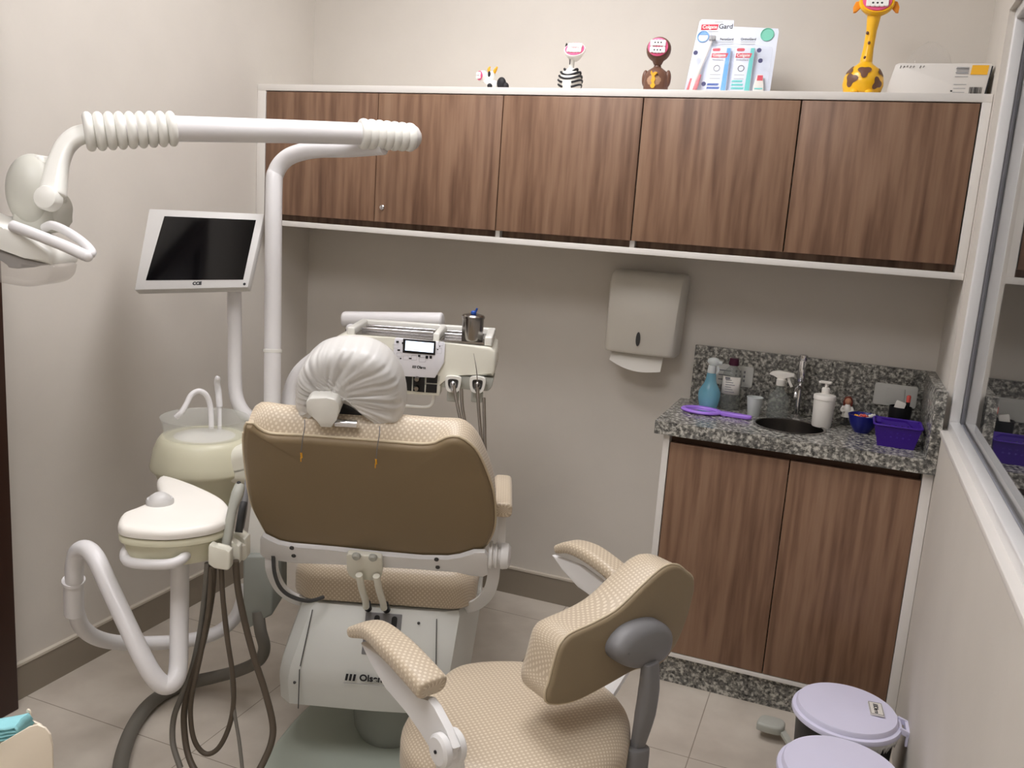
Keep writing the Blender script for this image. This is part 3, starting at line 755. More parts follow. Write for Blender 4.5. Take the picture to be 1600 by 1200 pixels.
# giraffe
O = Vector((2.055, -.27, SZ)); t = thing('giraffe_toy', O, 'yellow giraffe toy with brown patches and long neck', 'toy')
bd = place(lathe(NB(), O, [(0,0),(.040,0),(.050,.008),(.056,.030),(.054,.052),(.042,.074),(.022,.088),(.014,.098),(0,.098)], 48), 'body', 'yellow_toy', t)
place(tube(NB(), [O+Vector((0,0,.080)), O+Vector((.002,0,.13)), O+Vector((.004,0,.18)), O+Vector((.006,0,.245))], [.019,.0145,.0145,.022], n=24), 'neck', 'yellow_toy', t)
rng = random.Random(3)
def patch(parent, ctr, axis, R0, r, seed, nm='patch'):
    rg = random.Random(seed); bm = NB(); nrm = Vector(axis).normalized(); x = Vector((0,0,1)).cross(nrm).normalized(); y = nrm.cross(x)
    pts = [Vector((r*(1+.28*math.sin(3*a+seed))*math.cos(a), r*(1+.28*math.sin(3*a+seed))*math.sin(a))) for a in [2*PI*k/24 for k in range(24)]]
    va = []; cc = Vector(ctr)
    for s in (1, .6, .25):
        ring = []
        for p in pts:
            q = cc + nrm*R0 + x*p.x*s + y*p.y*s; dv = q-cc; ring.append(bm.verts.new(cc + dv.normalized()*(R0+.0012)))
        va.append(ring)
    c = bm.verts.new(cc+nrm*(R0+.0012)); n = 24
    for A, B in zip(va, va[1:]):
        for k in range(n): bm.faces.new((A[k], A[(k+1)%n], B[(k+1)%n], B[k]))
    for k in range(n): bm.faces.new((va[-1][k], va[-1][(k+1)%n], c))
    return place(bm, nm, 'brown_toy', parent, label='brown patch')
for k, (ax, r) in enumerate((((.02,-1,.52), .017), ((-.62,-.85,.05), .018), ((.72,-.72,-.12), .016), ((-.75,-.5,.6), .013), ((.85,-.4,.5), .012), ((.9,.5,0), .015), ((-.3,1,.2), .016))):
    patch(bd, O+Vector((0,0,.037)), ax, .0555, r, k)
for z, dx in ((.105,-.004), (.145,.002), (.172,-.006)):
    bm = NB(); ball(bm, O+Vector((dx,-.0145,z)), .004, .003, .0048, n=10, m=6); place(bm, 'spot', 'brown_toy', t)
fr = face(.45, .1); hc = O+Vector((.008,-.004,.254)); bm = NB(); lathe(bm, hc-fr.N*.035, [(.016,0),(.034,.012),(.046,.030),(.048,.040),(.045,.046),(0,.046)], 36, ax=fr.N, sy=.86); place(bm, 'head', 'yellow_toy', t)
mouth(t, hc+fr.N*.012, fr, .039, .034)
for s in (-1, 1):
    bm = NB(); slab(bm, Fr(hc+fr.X*s*.046-fr.N*.006, fr.X*s, fr.Y), V2([(-.004,.012),(.010,.008),(.016,-.010),(.014,-.028),(.006,-.026),(-.004,-.012)]), -.003, .004, .002); place(bm, 'ear', 'orange_toy', t, label='orange ear')
for s in (-1, 1):
    bm = NB(); ball(bm, O+Vector((s*.02,-.044,.006)), .012, .012, .008); place(bm, 'foot', 'yellow_toy', t)

# toothbrush gift pack
P0 = Vector((1.665, -.215, SZ)); n_ = Vector((.02, -1, .20)).normalized(); fr = Fr(P0, (1, .02, 0), n_.cross(Vector((-1, -.02, 0)))); 
if fr.N.y > 0: fr = Fr(P0, (1,.02,0), (0,.2,1))
t = thing('toothbrush_pack', P0, 'large blister pack of toothbrush and mouth-care products with red brand print', 'package')
card = slab(NB(), fr, V2([(-.138,0),(.125,0),(.128,.205),(.125,.215),(-.010,.222),(-.012,.242),(-.112,.246),(-.118,.240)]), -.002, 0, 0)
place(card, 'card', 'pack_card', t, smooth=0)
bm = NB(); slab(bm, fr, V2([(-.132,.002),(.119,.002),(.119,.150),(-.07,.160),(-.07,.20),(-.11,.20)]), .0005, .028, .006, 3); place(bm, 'blister_shell', 'blister', t, label='clear plastic blister')
# toothbrush
bm = NB(); tube(bm, [fr.p(-.112,.006,.014), fr.p(-.104,.05,.016), fr.p(-.090,.10,.013), fr.p(-.078,.14,.012), fr.p(-.071,.172,.012)], [.009,.0105,.0055,.004,.0045]); tb = place(bm, 'toothbrush', 'toy_white', t)
bm = NB(); tube(bm, [fr.p(-.104,.006,.018), fr.p(-.097,.03,.0205), fr.p(-.089,.062,.019)], [.007,.0065,.003]); tube(bm, [fr.p(-.124,.014,.016), fr.p(-.116,.05,.018)], [.004,.004]); place(bm, 'grip', 'coral', tb, label='coral red grip')
bm = NB(); box(bm, -.078, -.058, .172, .186, .010, .022, bev=.002, fr=fr); place(bm, 'bristles', 'ink_light', tb)
def panel(a, b, c, d, z, m, nm='printed_panel', rot=0): return place(slab(NB(), fr, V2([(a,c),(b,c),(b+rot,d),(a+rot,d)]), z-.0006, z, 0), nm, m, t, smooth=0)
# two product boxes
for a, b, m in ((-.066, -.006, 'blue_print'), (.008, .066, 'teal_print')):
    bx = NB(); box(bx, a, b, .004, .148, .001, .020, bev=.001, fr=fr); pb = place(bx, 'product_box', 'pack_card', t)
    s = NB(); slab(s, fr, V2([(b-.016,.006),(b-.001,.006),(b-.001,.146),(b-.012,.146)]), .0200, .0206, 0); place(s, 'colour_band', m, pb, smooth=0)
    s = NB(); slab(s, fr, V2([(a+.003,.116),(b-.010,.116),(b-.006,.130),(a+.004,.130)]), .0200, .0212, 0); place(s, 'brand_band', 'red_print', pb, smooth=0)
    text('Colgate', .0125, fr.mv((a+b)/2-.003,.1232,.0213), 'tooth_white', pb, ext=.0003, bold=.0002)
    s = NB(); slab(s, fr, rrect(.024,.009,.004,3,a+.016,.141), .0200, .0212, 0); place(s, 'tab', 'red_print', pb, smooth=0)
    text('PerioGard' if a < 0 else 'OrthoGard', .008, fr.mv(a+.024,.109,.0207), 'ink_grey', pb, ext=.0002)
    s = NB(); tube(s, [fr.p(a+.024+.009*math.cos(2*PI*k/16), .083+.009*math.sin(2*PI*k/16), .0206) for k in range(17)], .0014, n=6, sm=0); place(s, 'round_mark', 'ink_light' if a < 0 else 'ink_grey', pb)
    s = NB()
    for k in range(2 if a < 0 else 3): slab(s, fr, V2([(a+.001,.018+k*.011),(a+.038-k*.003,.018+k*.011),(a+.040-k*.003,.024+k*.011),(a+.002,.024+k*.011)]), .0200, .0212, 0)
    place(s, 'print_bars', 'navy_print' if a < 0 else 'teal_print', pb, smooth=0)
    s = NB()
    for k in range(2): box(s, a+.006, b-.022, .062-k*.012, .0635-k*.012, .0200, .0206, fr=fr)
    place(s, 'print_lines', 'ink_light', pb, smooth=0)
# small tube, lower right
bm = NB(); slab(bm, fr, V2([(.074,.004),(.108,.004),(.106,.030),(.100,.066),(.082,.066),(.076,.03)]), .002, .020, .003); tb = place(bm, 'cream_tube', 'toy_white', t)
s = NB(); slab(s, fr, V2([(.084,.046),(.101,.046),(.101,.062),(.085,.062)]), .0202, .0208, 0); place(s, 'red_mark', 'red_print', tb, smooth=0)
s = NB()
for k in range(2): box(s, .080, .104, .010+k*.009, .014+k*.009, .0202, .0208, fr=fr)
place(s, 'print_lines', 'teal_print', tb, smooth=0)
# headings
s = slab(NB(), fr, V2([(-.110,.212),(-.060,.212),(-.057,.229),(-.110,.229)]), 0, .0012, 0); hb = place(s, 'brand_band', 'red_print', t, smooth=0)
text('Colgate', .0145, fr.mv(-.0835,.2205,.0014), 'tooth_white', hb, ext=.0003, bold=.0002)
text('Gard', .021, fr.mv(-.034,.222,.001), 'ink_black', t, ext=.0003)
text('PerioGard', .010, fr.mv(-.026,.182,.001), 'ink_black', t, ext=.0003); text('OrthoGard', .010, fr.mv(.040,.182,.001), 'ink_black', t, ext=.0003)
s = NB()
for a, b in ((-.048,-.004), (.018,.062)):
    for k in range(2): box(s, a, b, .166+k*.007, .1675+k*.007, 0, .0008, fr=fr)
box(s, -.085, -.055, .206, .2072, 0, .0008, fr=fr); box(s, -.07, -.045, .236, .2372, 0, .0008, fr=fr); place(s, 'print_lines', 'ink_light', t, smooth=0)
for (cx, cy, m, r) in ((-.100,.190,'blue_print',.017), (.095,.196,'mint',.019)):
    s = NB()
    if m == 'mint': slab(s, fr, [Vector((cx+r*math.cos(2*PI*k/28), cy+r*math.sin(2*PI*k/28))) for k in range(28)], 0, .0015, 0)
    tube(s, [fr.p(cx+r*math.cos(2*PI*k/28), cy+r*math.sin(2*PI*k/28), .002) for k in range(29)], .0016, n=6, sm=0)
    if m != 'mint': slab(s, fr, [Vector((cx+r*math.cos(a), cy+r*math.sin(a))) for a in [PI*(.12+.76*k/10) for k in range(11)]], 0, .0015, 0)
    place(s, 'round_emblem', m, t, smooth=0)
for (cx, cy) in ((-.112,.128), (-.074,.030), (.080,.136), (.088,.104)):
    place(slab(NB(), fr, [Vector((cx+.007*math.cos(2*PI*k/18), cy+.007*math.sin(2*PI*k/18))) for k in range(18)], .0284, .029, 0), 'round_stamp', 'ink_purple', t, smooth=0)
text('adesivo', .009, fr.mv(-.078,.010,.0284), 'coral', t, ext=.0002) if False else None

# white carton at the right end
fr = Fr((2.125, -.285, SZ), XA, ZA)
t = thing('flat_carton', (2.25, -.2, SZ), 'long flat white carton with printed label at the right end of the cabinet top', 'box')
bm = NB(); sl_ = slab(bm, Fr((0,-.285,SZ), XA, ZA), V2([(2.117,.001),(2.372,.001),(2.382,.090),(2.145,.090),(2.136,.086)]), -.17, 0, .002)
place(bm, 'carton', 'white_laminate', t)
f2 = Fr((0,-.2855,SZ), XA, ZA)
place(slab(NB(), f2, V2([(2.3715,.003),(2.3745,.003),(2.3835,.083),(2.380,.083)]), 0, .0012, 0), 'dark_edge', 'ink_black', t, smooth=0)
place(slab(NB(), f2, V2([(2.330,.060),(2.3715,.060),(2.3735,.085),(2.332,.085)]), 0, .0010, 0), 'colour_block', 'yellow_label', t, smooth=0, label='orange-yellow label block')
s = NB(); rg = random.Random(5)
for k in range(7):
    if k == 3: continue
    box(s, 2.292, 2.292+rg.uniform(.022,.034), .012+k*.0105, .0135+k*.0105, 0, .0008, fr=f2)
for k in range(5): box(s, 2.294, 2.325, .062+k*.004, .064+k*.004, 0, .0008, fr=f2)
place(s, 'label_print', 'ink_light', t, smooth=0)
s = NB(); x = 2.333
while x < 2.364: w = rg.choice((.0008,.0014,.0022)); box(s, x, x+w, .010, .027, 0, .0008, fr=f2); x += w+rg.choice((.001,.0018))
box(s, 2.286, 2.291, .014, .018, 0, .0008, fr=f2); place(s, 'barcode', 'ink_black', t, smooth=0)
s = NB()
for k in range(8):
    if k in (5,): continue
    x = 2.148+k*.0085; tube(s, [f2.p(x, .076+rg.uniform(0,.003), .0006), f2.p(x+.002, .083, .0006), f2.p(x+.004, .079+rg.uniform(0,.003), .0006)], .0007, n=5, sm=0)
place(s, 'printed_row', 'ink_black', t)
# thin clear film bag standing behind the carton
bm = NB(); O = Vector((2.23,-.060,SZ)); rows = []
rg = random.Random(11)
for j in range(12):
    v = j/11; r_ = .05*math.sqrt(max(.02, 1-v**2.2)); rows.append([O+Vector((1.7*r_*math.cos(a)*(1+rg.uniform(-.05,.05)), r_*math.sin(a)*.9*(1+rg.uniform(-.06,.06)), .19*v*(1+rg.uniform(-.01,.01))+.001)) for a in [2*PI*k/26 for k in range(26)]])
R = [[bm.verts.new(p) for p in r] for r in rows]
for A, B in zip(R, R[1:]):
    for k in range(26): bm.faces.new((A[k], A[(k+1)%26], B[(k+1)%26], B[k]))
bm.faces.new(R[-1])
tag(place(bm, 'clear_film_bag', 'bag_film', smooth=60), 'thin clear plastic film bag behind the white carton', 'bag')
# ================================================================== general sweep with any section
def sweep(bm, pts, sec, up, sm=6, rnd=2, scale=None):
    P = [Vector(p) for p in pts]; m0 = len(P); sc = scale or [1]*m0
    K = []
    for i in range(m0-1):
        for j in range(sm): K.append(sc[i]+(sc[i+1]-sc[i])*j/sm)
    K.append(sc[-1])
    if len(P) > 2: P = catmull(P, sm, False)
    else: P = [P[0].lerp(P[1], j/sm) for j in range(sm+1)]
    uvl = bm.loops.layers.uv.verify(); m = len(P); up = Vector(up); R = []; arc = 0; UV = {}
    hw = max(abs(s.x) for s in sec); SL = [0]
    for i in range(1, len(sec)): SL.append(SL[-1]+(sec[i]-sec[i-1]).length)
    def ring(p, t, k, a):
        s = t.cross(up).normalized(); q = s.cross(t).normalized(); vs = []; ac = 0
        for i, e in enumerate(sec):
            v = bm.verts.new(p + s*e.x*k + q*e.y*k); vs.append(v); UV[v] = (a, SL[i])
        R.append(vs)
    T = [(P[min(i+1, m-1)]-P[max(i-1, 0)]).normalized() for i in range(m)]
    er = rnd*hw*.5
    if rnd:
        for a in (80, 60, 40, 20): k = math.cos(math.radians(a)); ring(P[0]-T[0]*er*(math.sin(math.radians(a))-0), T[0], K[0]*(.55+.45*k), -er*math.sin(math.radians(a)))
    for i in range(m):
        if i: arc += (P[i]-P[i-1]).length
        ring(P[i], T[i], K[i], arc)
    if rnd:
        for a in (20, 40, 60, 80): k = math.cos(math.radians(a)); ring(P[-1]+T[-1]*er*math.sin(math.radians(a)), T[-1], K[-1]*(.55+.45*k), arc+er*math.sin(math.radians(a)))
    n = len(sec)
    for A, B in zip(R, R[1:]):
        for k in range(n): bm.faces.new((A[k], A[(k+1)%n], B[(k+1)%n], B[k]))
    bm.faces.new(R[0][::-1]); bm.faces.new(R[-1])
    for f in bm.faces:
        for l in f.loops:
            if l.vert in UV: l[uvl].uv = UV[l.vert]
    return bm
def padsec(w, h, r=None): return rrect(w, h, r or min(w, h)*.42, 5)
Hz = lambda v: Vector((v.x, v.y, 0)).normalized()
# ================================================================== DENTAL CHAIR
TH = math.radians(20); r_ = Vector((math.cos(TH), math.sin(TH), 0)); f_ = Vector((-math.sin(TH), math.cos(TH), 0))
base0 = Vector((1.02, -1.12, 0))
ch = thing('dental_chair', base0, 'beige padded dental chair with pale green-white base, seen from behind', 'dental chair')
AL = math.radians(27); b_ = -f_*math.sin(AL) + ZA*math.cos(AL)
OB = D(600, 870, 2.12); FB = Fr(OB, r_, b_); FF_ = Fr(OB, -r_, b_)
back = [(384,668),(388,660),(395,661),(404,669),(420,677),(445,679),(470,680),(527,684),(593,689),(640,693),(662,694),(680,692),(697,684),(710,682),(724,686),(744,704),(760,737),(770,770),(773,807),(768,833),(752,857),(730,864),(700,867),(660,865),(593,859),(527,852),(475,849),(443,846),(423,837),(410,817),(393,780),(384,720),(382,685)]
PB = outline(pxs(FB, back), n=120)
sh = place(pad(NB(), FB, PB, 0, .016, .001, .012, 0, .004), 'back_shell', 'vinyl_back', ch, label='smooth brown-beige rear panel of the backrest')
bm = NB(); tube(bm, [FB.p(p.x, p.y, .001) for p in inset(PB, -.002)]+[FB.p(PB[0].x, PB[0].y, .001)], .0032, n=8, sm=0); place(bm, 'piping', 'piping_vinyl', sh, label='pale piping around the rear panel')
cush = [(384,668),(388,658),(403,656),(430,660),(480,664),(527,668),(593,673),(640,678),(680,681),(705,682),(724,686)] + back[15:]
PC = outline(pxs(FF_, cush), n=120); PB0 = outline(pxs(FF_, back), n=120)
place(pad(NB(), FF_, PC, .0, .085, .001, .035, 0, .02, P0=PB0, mid=5), 'backrest_cushion', 'woven_beige', ch, label='woven beige backrest cushion')
# support bar with bolts
bar_ = [(408,838),(412,832),(422,838),(436,846),(455,850),(527,855),(593,862),(660,868),(700,870),(720,867),(740,858),(758,858),(763,864),(762,893),(755,896),(735,894),(715,887),(660,884),(593,880),(527,876),(470,875),(450,872),(430,870),(414,866),(408,860)]
sb = place(slab(NB(), FB, pxs(FB, bar_, .022), .020, .034, .003), 'support_bar', 'white_paint_metal', ch, label='white metal bar across the bottom of the backrest')
for (x, y) in ((456,856),(459,868),(682,874),(684,886)):
    a = FB.px(x, y, .034); bm = NB(); lathe(bm, FB.p(a[0], a[1], .033), [(0,0),(.0055,0),(.0055,.003),(.003,.004),(0,.003)], 14, ax=FB.N); place(bm, 'bolt', 'dark_grey', sb, label='dark bolt')
br = [(543,861),(548,859),(590,863),(598,866),(599,890),(595,899),(588,901),(555,898),(547,893),(543,884)]
bk = place(slab(NB(), FB, pxs(FB, br, .036), .0345, .050, .003), 'bracket_plate', 'cream_light', ch, label='small cream bracket plate')
for (x, y) in ((557,868),(583,870)):
    a = FB.px(x, y, .05); lathe_ = lathe(NB(), FB.p(a[0], a[1], .049), [(0,0),(.010,0),(.010,.006),(.007,.010),(0,.010)], 18, ax=FB.N); place(lathe_, 'knob', 'grey_green', bk)
for pts in ([(561,898,2.07),(565,918,2.10),(571,938,2.16),(572,948,2.19)], [(588,900,2.07),(592,920,2.10),(598,940,2.16),(600,950,2.19)]):
    rd = place(tube(NB(), [D(*p) for p in pts], .0085), 'link_rod', 'cream_light', ch)
    e = D(*pts[-1]); d_ = (e-D(*pts[-2])).normalized(); bm = NB(); lathe(bm, e+Vector((.004,0,.012)), [(.0075,0),(.0085,.018),(.0095,.036),(0,.037)], 16, ax=d_); place(bm, 'rod_end', 'black_plastic', rd, label='black rod end')
# seat
SO = D(597, 944, 2.24); FSe = Fr(SO + f_*.25, r_, f_)
PS = resample(rrect(.475, .52, .07, 6), 100)
place(pad(NB(), FSe, PS, 0, .098, .012, .045, 0, .008), 'seat', 'woven_beige', ch, label='woven beige seat cushion')
lg = Fr(SO + f_*.80 + ZA*(-.02), r_, f_*math.cos(.16)-ZA*math.sin(.16))
place(pad(NB(), lg, resample(rrect(.42, .56, .10, 6), 90), 0, .085, .012, .035, 0, .008), 'leg_rest', 'woven_beige', ch, label='woven beige leg rest')
sup = NB(); box(sup, -.16, .16, -.24, .78, -.05, -.002, bev=.01, fr=Fr(SO+f_*.25, r_, f_)); place(sup, 'seat_frame', 'grey_plastic', ch)
# side arms from the backrest pivots down to the seat
for pts in ([(424,868,2.10),(426,893,2.12),(438,918,2.18),(458,934,2.24),(480,940,2.28)], [(772,880,2.13),(770,905,2.14),(762,928,2.18),(745,944,2.24),(725,950,2.28)]):
    place(bar(NB(), [D(*p) for p in pts], .030, .008, -f_ if True else ZA), 'side_link', 'white_paint_metal', ch, label='curved white side link')
# armrest on the right with pivot discs
a0 = D(785, 797, 2.05); a1 = D(786, 752, 2.32)
bm = sweep(NB(), [a0, a0.lerp(a1, .5)+ZA*.008, a1], padsec(.046, .034, .012), ZA, rnd=.35); ar = place(bm, 'armrest_pad', 'woven_beige', ch, label='woven beige armrest pad')
pv = D(782, 868, 2.09)
bm = NB(); bar(bm, [a0.lerp(a1, .18)-ZA*.015, pv+ZA*.045+f_*.01, pv], .018, .008, -f_); place(bm, 'armrest_post', 'white_paint_metal', ch)
place(lathe(NB(), pv-r_*.028, [(0,0),(.031,0),(.033,.004),(.033,.008),(.026,.009),(.026,.014),(.030,.015),(.030,.020),(.022,.021),(.022,.028),(.031,.029),(.032,.034),(.030,.046),(.022,.052),(0,.053)], 36, ax=r_), 'pivot_disc', 'white_paint_metal', ch, label='round white pivot discs')
# base cover
z0 = .205
def BP(u, v, z): return SO + r_*u + f_*v + ZA*(z-SO.z)
bm = NB(); cov = []
# rings of (z, left, right, rear v) going up
for (z, l, r, v) in ((.225,-.243,.215,-.075),(.29,-.245,.232,-.085),(.305,-.244,.235,-.085),(.335,-.240,.238,-.080),(.46,-.208,.250,-.02),(.472,-.200,.246,-.008)):
    o_ = [(l, v+.03),(l+.03, v),(-.10, v-.004),(0, v-.006),(.08, v-.004),(r-.085, v),(r-.05, v+.015),(r+.0, v+.14),(r-.005, v+.33),(r-.05, v+.42),(r-.15, v+.46),(l+.15, v+.46),(l+.05, v+.42),(l-.01, v+.30),(l-.012, v+.12)]
    cov.append([bm.verts.new(BP(a, b, z)) for a, b in o_])
for A, B in zip(cov, cov[1:]):
    for k in range(len(A)): bm.faces.new((A[k], A[(k+1)%len(A)], B[(k+1)%len(A)], B[k]))
bm.faces.new(cov[0][::-1]); bm.faces.new(cov[-1])
es = [e for e in bm.edges if e.is_manifold and e.calc_face_angle(0) > .35]
bmesh.ops.bevel(bm, geom=es, offset=.005, segments=2, profile=.5, affect='EDGES')
bc = place(bm, 'base_cover', 'pale_cover', ch, smooth=28, label='pale green-white sheet cover over the chair mechanism')
# seams, slot panel, logo on the sloping rear face
p0 = BP(0, -.086, .335); p1 = BP(0, -.026, .46); FR = Fr(p0, r_, p1-p0)
FL = Fr(BP(0, -.091, .31), r_, ZA)
for u in (-.185, .155):
    bm = NB(); bar(bm, [FR.p(u*.93, (p1-p0).length, .0005), FR.p(u, 0, .0008)], .0022, .002, FR.N); bar(bm, [FL.p(u, .02, .001), FL.p(u, -.085, .004)], .0022, .002, -f_); place(bm, 'panel_seam', 'dark_grey', bc)
for (u, b) in ((-.196, -.015), (.10, .142)):
    bm = NB(); q = FL.p(u, b-.0, .003) if b < 0 else FR.p(u, .125, .003); lathe(bm, q, [(0,0),(.004,0),(.003,.003),(0,.003)], 12, ax=-f_); place(bm, 'screw', 'dark_grey', bc)
bm = NB(); box(bm, -.036, .056, .040, .143, -.004, .003, bev=.002, fr=FR); sp = place(bm, 'slot_panel', 'grey_plastic', bc, label='grey recessed slot panel'); MATS
for u in (-.012, .032):
    bm = NB(); slab(bm, FR.mv(u+.006, .106), rrect(.014, .062, .0065, 4), .003, .0045, 0); place(bm, 'slot', 'black_plastic', sp, label='black slot')
lo_ = FL.mv(-.055, .012, .006)
bm = NB()
for k in range(3): slab(bm, lo_.mv(-.012+k*.0095, 0), V2([(-.003,-.009),(.003,-.009),(.006,.009),(0,.009)]), 0, .0008, 0)
lgm = place(bm, 'logo_bars', 'ink_black', bc, smooth=0, label='three slanted black logo bars')
text('Olsen', .024, lo_.mv(.050, 0), 'ink_black', bc, ext=.0006, bold=.0008)
for k in range(1): 
    bm = NB(); box(bm, -.018, .085, -.0165, -.0150, 0, .0006, fr=lo_); place(bm, 'logo_line', 'ink_light', bc, smooth=0)
# cable beside the seat
place(tube(NB(), [D(427,868,2.09), D(429,895,2.10), D(438,918,2.12), D(455,932,2.14), D(482,939,2.16), D(505,933,2.2)], .0048), 'cable', 'hose_dark', ch, label='thin dark cable')
# column and floor plate
cc = BP(.02, .12, 0)
place(lathe(NB(), (cc.x, cc.y, .045), [(0,0),(.085,0),(.10,.03),(.105,.09),(.105,.17),(0,.17)], 40), 'column', 'grey_housing', ch, label='dark grey round column')
PP = outline([(p.x, p.y) for p in [Z(x, y, .04) for x, y in [(508,1078),(470,1112),(440,1146),(415,1180),(398,1215),(400,1250),(430,1285),(500,1310),(600,1315),(680,1290),(725,1240),(735,1180),(720,1120),(690,1075),(640,1045),(580,1040),(540,1052)]]], n=90)
place(pad(NB(), Fr((0,0,0), XA, YA), PP, .001, .042, .002, .014, 0, .004), 'floor_plate', 'greenish_plate', ch, label='pale green floor plate')

# headrest
OH = D(545, 615, 1.90); AH = math.radians(20); bh = -f_*math.sin(AH)+ZA*math.cos(AH)
FH = Fr(OH, r_, bh); FH2 = Fr(OH, -r_, bh)
hr = [(472,625),(470,595),(485,570),(508,557),(540,552),(575,557),(600,575),(615,600),(620,630),(612,655),(590,662),(560,660),(500,655),(480,645)]
hd = place(pad(NB(), FH2, outline(pxs(FH2, hr), n=80), -.005, .07, .01, .03, 0, .01), 'headrest', 'black_plastic', ch, label='headrest pad with dark back, wrapped in plastic')
cap = [(478,628),(484,622),(510,621),(524,624),(530,632),(531,645),(524,654),(519,668),(500,667),(497,655),(484,650),(479,642)]
cp = place(slab(NB(), FH, pxs(FH, cap, .06), .012, .062, .0035, 2), 'headrest_bracket', 'white_plastic', ch, label='white faceted headrest bracket')
bm = NB(); tube(bm, [FH.p(*FH.px(524,661,.05), .05), FH.p(*FH.px(558,663,.05), .05)], .0085); place(bm, 'clamp_lever', 'chrome', cp, label='chrome clamp lever')
place(slab(NB(), FH, pxs(FH, [(524,622),(536,624),(562,640),(586,664),(584,674),(520,672)], .012), -.02, .014, .003), 'headrest_dark_fill', 'black_plastic', ch, label='black block filling the dark recess under the headrest')  # solid black block stands in for the dark of the recess
bm = NB(); slab(bm, FH, pxs(FH, [(505,668),(510,660),(575,662),(582,668),(578,675),(512,673)], .02), .0, .03, .005); place(bm, 'headrest_mount', 'cream_light', ch)
bm = NB(); bar(bm, [FH.p(*FH.px(512,664,.03), .02), FB.p(*FB.px(520,700,.0), -.03)], .05, .012, f_); place(bm, 'headrest_stem', 'chrome', ch)
# plastic cover
cv = [(463,640),(462,610),(465,590),(475,570),(492,555),(515,547),(545,545),(575,550),(600,564),(616,583),(625,603),(630,628),(629,650),(622,662),(607,668),(594,671),(583,664),(574,653),(562,642),(547,632),(531,626),(526,632),(516,640),(500,650),(485,657),(472,655)]
PV = outline(pxs(FH, cv), n=280); bm = NB()
c0 = Vector(FH.px(516, 612))
Ls = [(.030*(1-math.sin(a)), -.085+.03*(1-math.cos(a))) for a in [PI/2*k/4 for k in range(5)]] + [(0, -.03), (0, -.005)] + [(.034*(1-math.cos(a)), .030-.034*(1-math.sin(a))) for a in [PI/2*k/6 for k in range(1, 7)]]
stack(bm, FH, PV, Ls, .004, .006, rings=12)
for v in bm.verts:
    q = v.co - OH; a, b, c = q.dot(FH.X)-c0.x, q.dot(FH.Y)-c0.y, q.dot(FH.N); an = math.atan2(b, a); rr = math.hypot(a, b)
    w = -abs(math.sin(an*9+2.2*math.sin(an*3+1)))*.9+.4 + math.sin(an*17+2.2*math.sin(an*3+1))*.35 + math.sin(an*31+1.7*math.sin(an*5)+rr*40)*.35 + math.sin(an*53+rr*90)*.22 + abs(math.sin(an*41+3*math.sin(an*7)+rr*30))*.3
    k = .0042*min(1, rr/.02)*(1 if c > -.03 else .4)
    v.co += (FH.N*.9 + Vector((0,0,.3)))*w*k
cvr = tag(place(bm, 'headrest_cover', 'film_white', smooth=70), 'crinkled translucent white plastic cover pulled over the headrest', 'plastic cover')
for (x, y) in ((476,662),(593,672)):
    bm = NB(); pts = [FB.p(*FB.px(x, y+6, .02), .02), FB.p(*FB.px(x-3, y+24, .024), .026), FB.p(*FB.px(x-5, y+44, .024), .027)]
    tube(bm, [D(x, y-6, 1.86)]+pts, .0011, n=6); st = place(bm, 'tie_string', 'ink_grey', cvr, label='thin brown tie string')
    bm = NB(); q = pts[-1]; tube(bm, [q, q-FB.Y*.014], .0022, n=8); tube(bm, [q-FB.Y*.014+FB.X*-.002, q-FB.Y*.026+FB.X*-.003], .0013, n=6); place(bm, 'string_clip', 'gold', st, label='small brass clip')

# ================================================================== MONITOR AND ITS POLE
nM = Vector((.224, -.826, .517)); uM = Vector((-.2, .481, .854)); OM = D(312, 390, 2.55); FM = Fr(OM, uM.cross(nM), uM)
if FM.N.dot(nM) < 0: FM = Fr(OM, nM.cross(uM)*-1, uM)
mo = thing('monitor', D(368, 640, 2.62), 'flat white-framed monitor with black screen on a white pole', 'monitor')
PM_ = pxs(FM, [(233,326),(413,334),(387,449),(210,453)])
place(slab(NB(), FM, PM_, -.028, 0, .003), 'housing', 'bezel', mo, label='pale grey monitor frame')
scr = place(slab(NB(), FM, pxs(FM, [(257,338),(400,344),(380,437),(228,438)]), -.001, .0008, 0), 'screen', 'screen_glass', mo, smooth=0, label='black screen')
q = FM.px(308, 443); FMt = Fr(FM.p(q[0], q[1]), (FM.p(*FM.px(380,441.5))-FM.p(*FM.px(230,445))), FM.Y)
text('CCE', .0135, FMt, 'ink_black', mo, ext=.0005, bold=.0008)
q = FM.px(391, 342); text('17 inch', .005, Fr(FM.p(q[0], q[1]), FMt.X, FM.Y), 'ink_light', mo, ext=.0003) if False else None
bm = NB(); q = FM.px(382, 444); lathe(bm, FM.p(q[0], q[1], 0), [(0,0),(.004,0),(.004,.001),(0,.001)], 14, ax=FM.N); place(bm, 'power_button', 'ink_black', mo)
pt = D(366, 455, 2.60)
place(tube(NB(), [FM.p(*FM.px(345,395), -.03), FM.p(*FM.px(352,400), -.08), Vector((pt.x, pt.y, pt.z+.10)), pt, D(367,520,2.61), D(367,590,2.62), D(370,622,2.62), D(381,644,2.62), D(398,657,2.63)], .0205, n=20), 'pole', 'tube_white', mo)

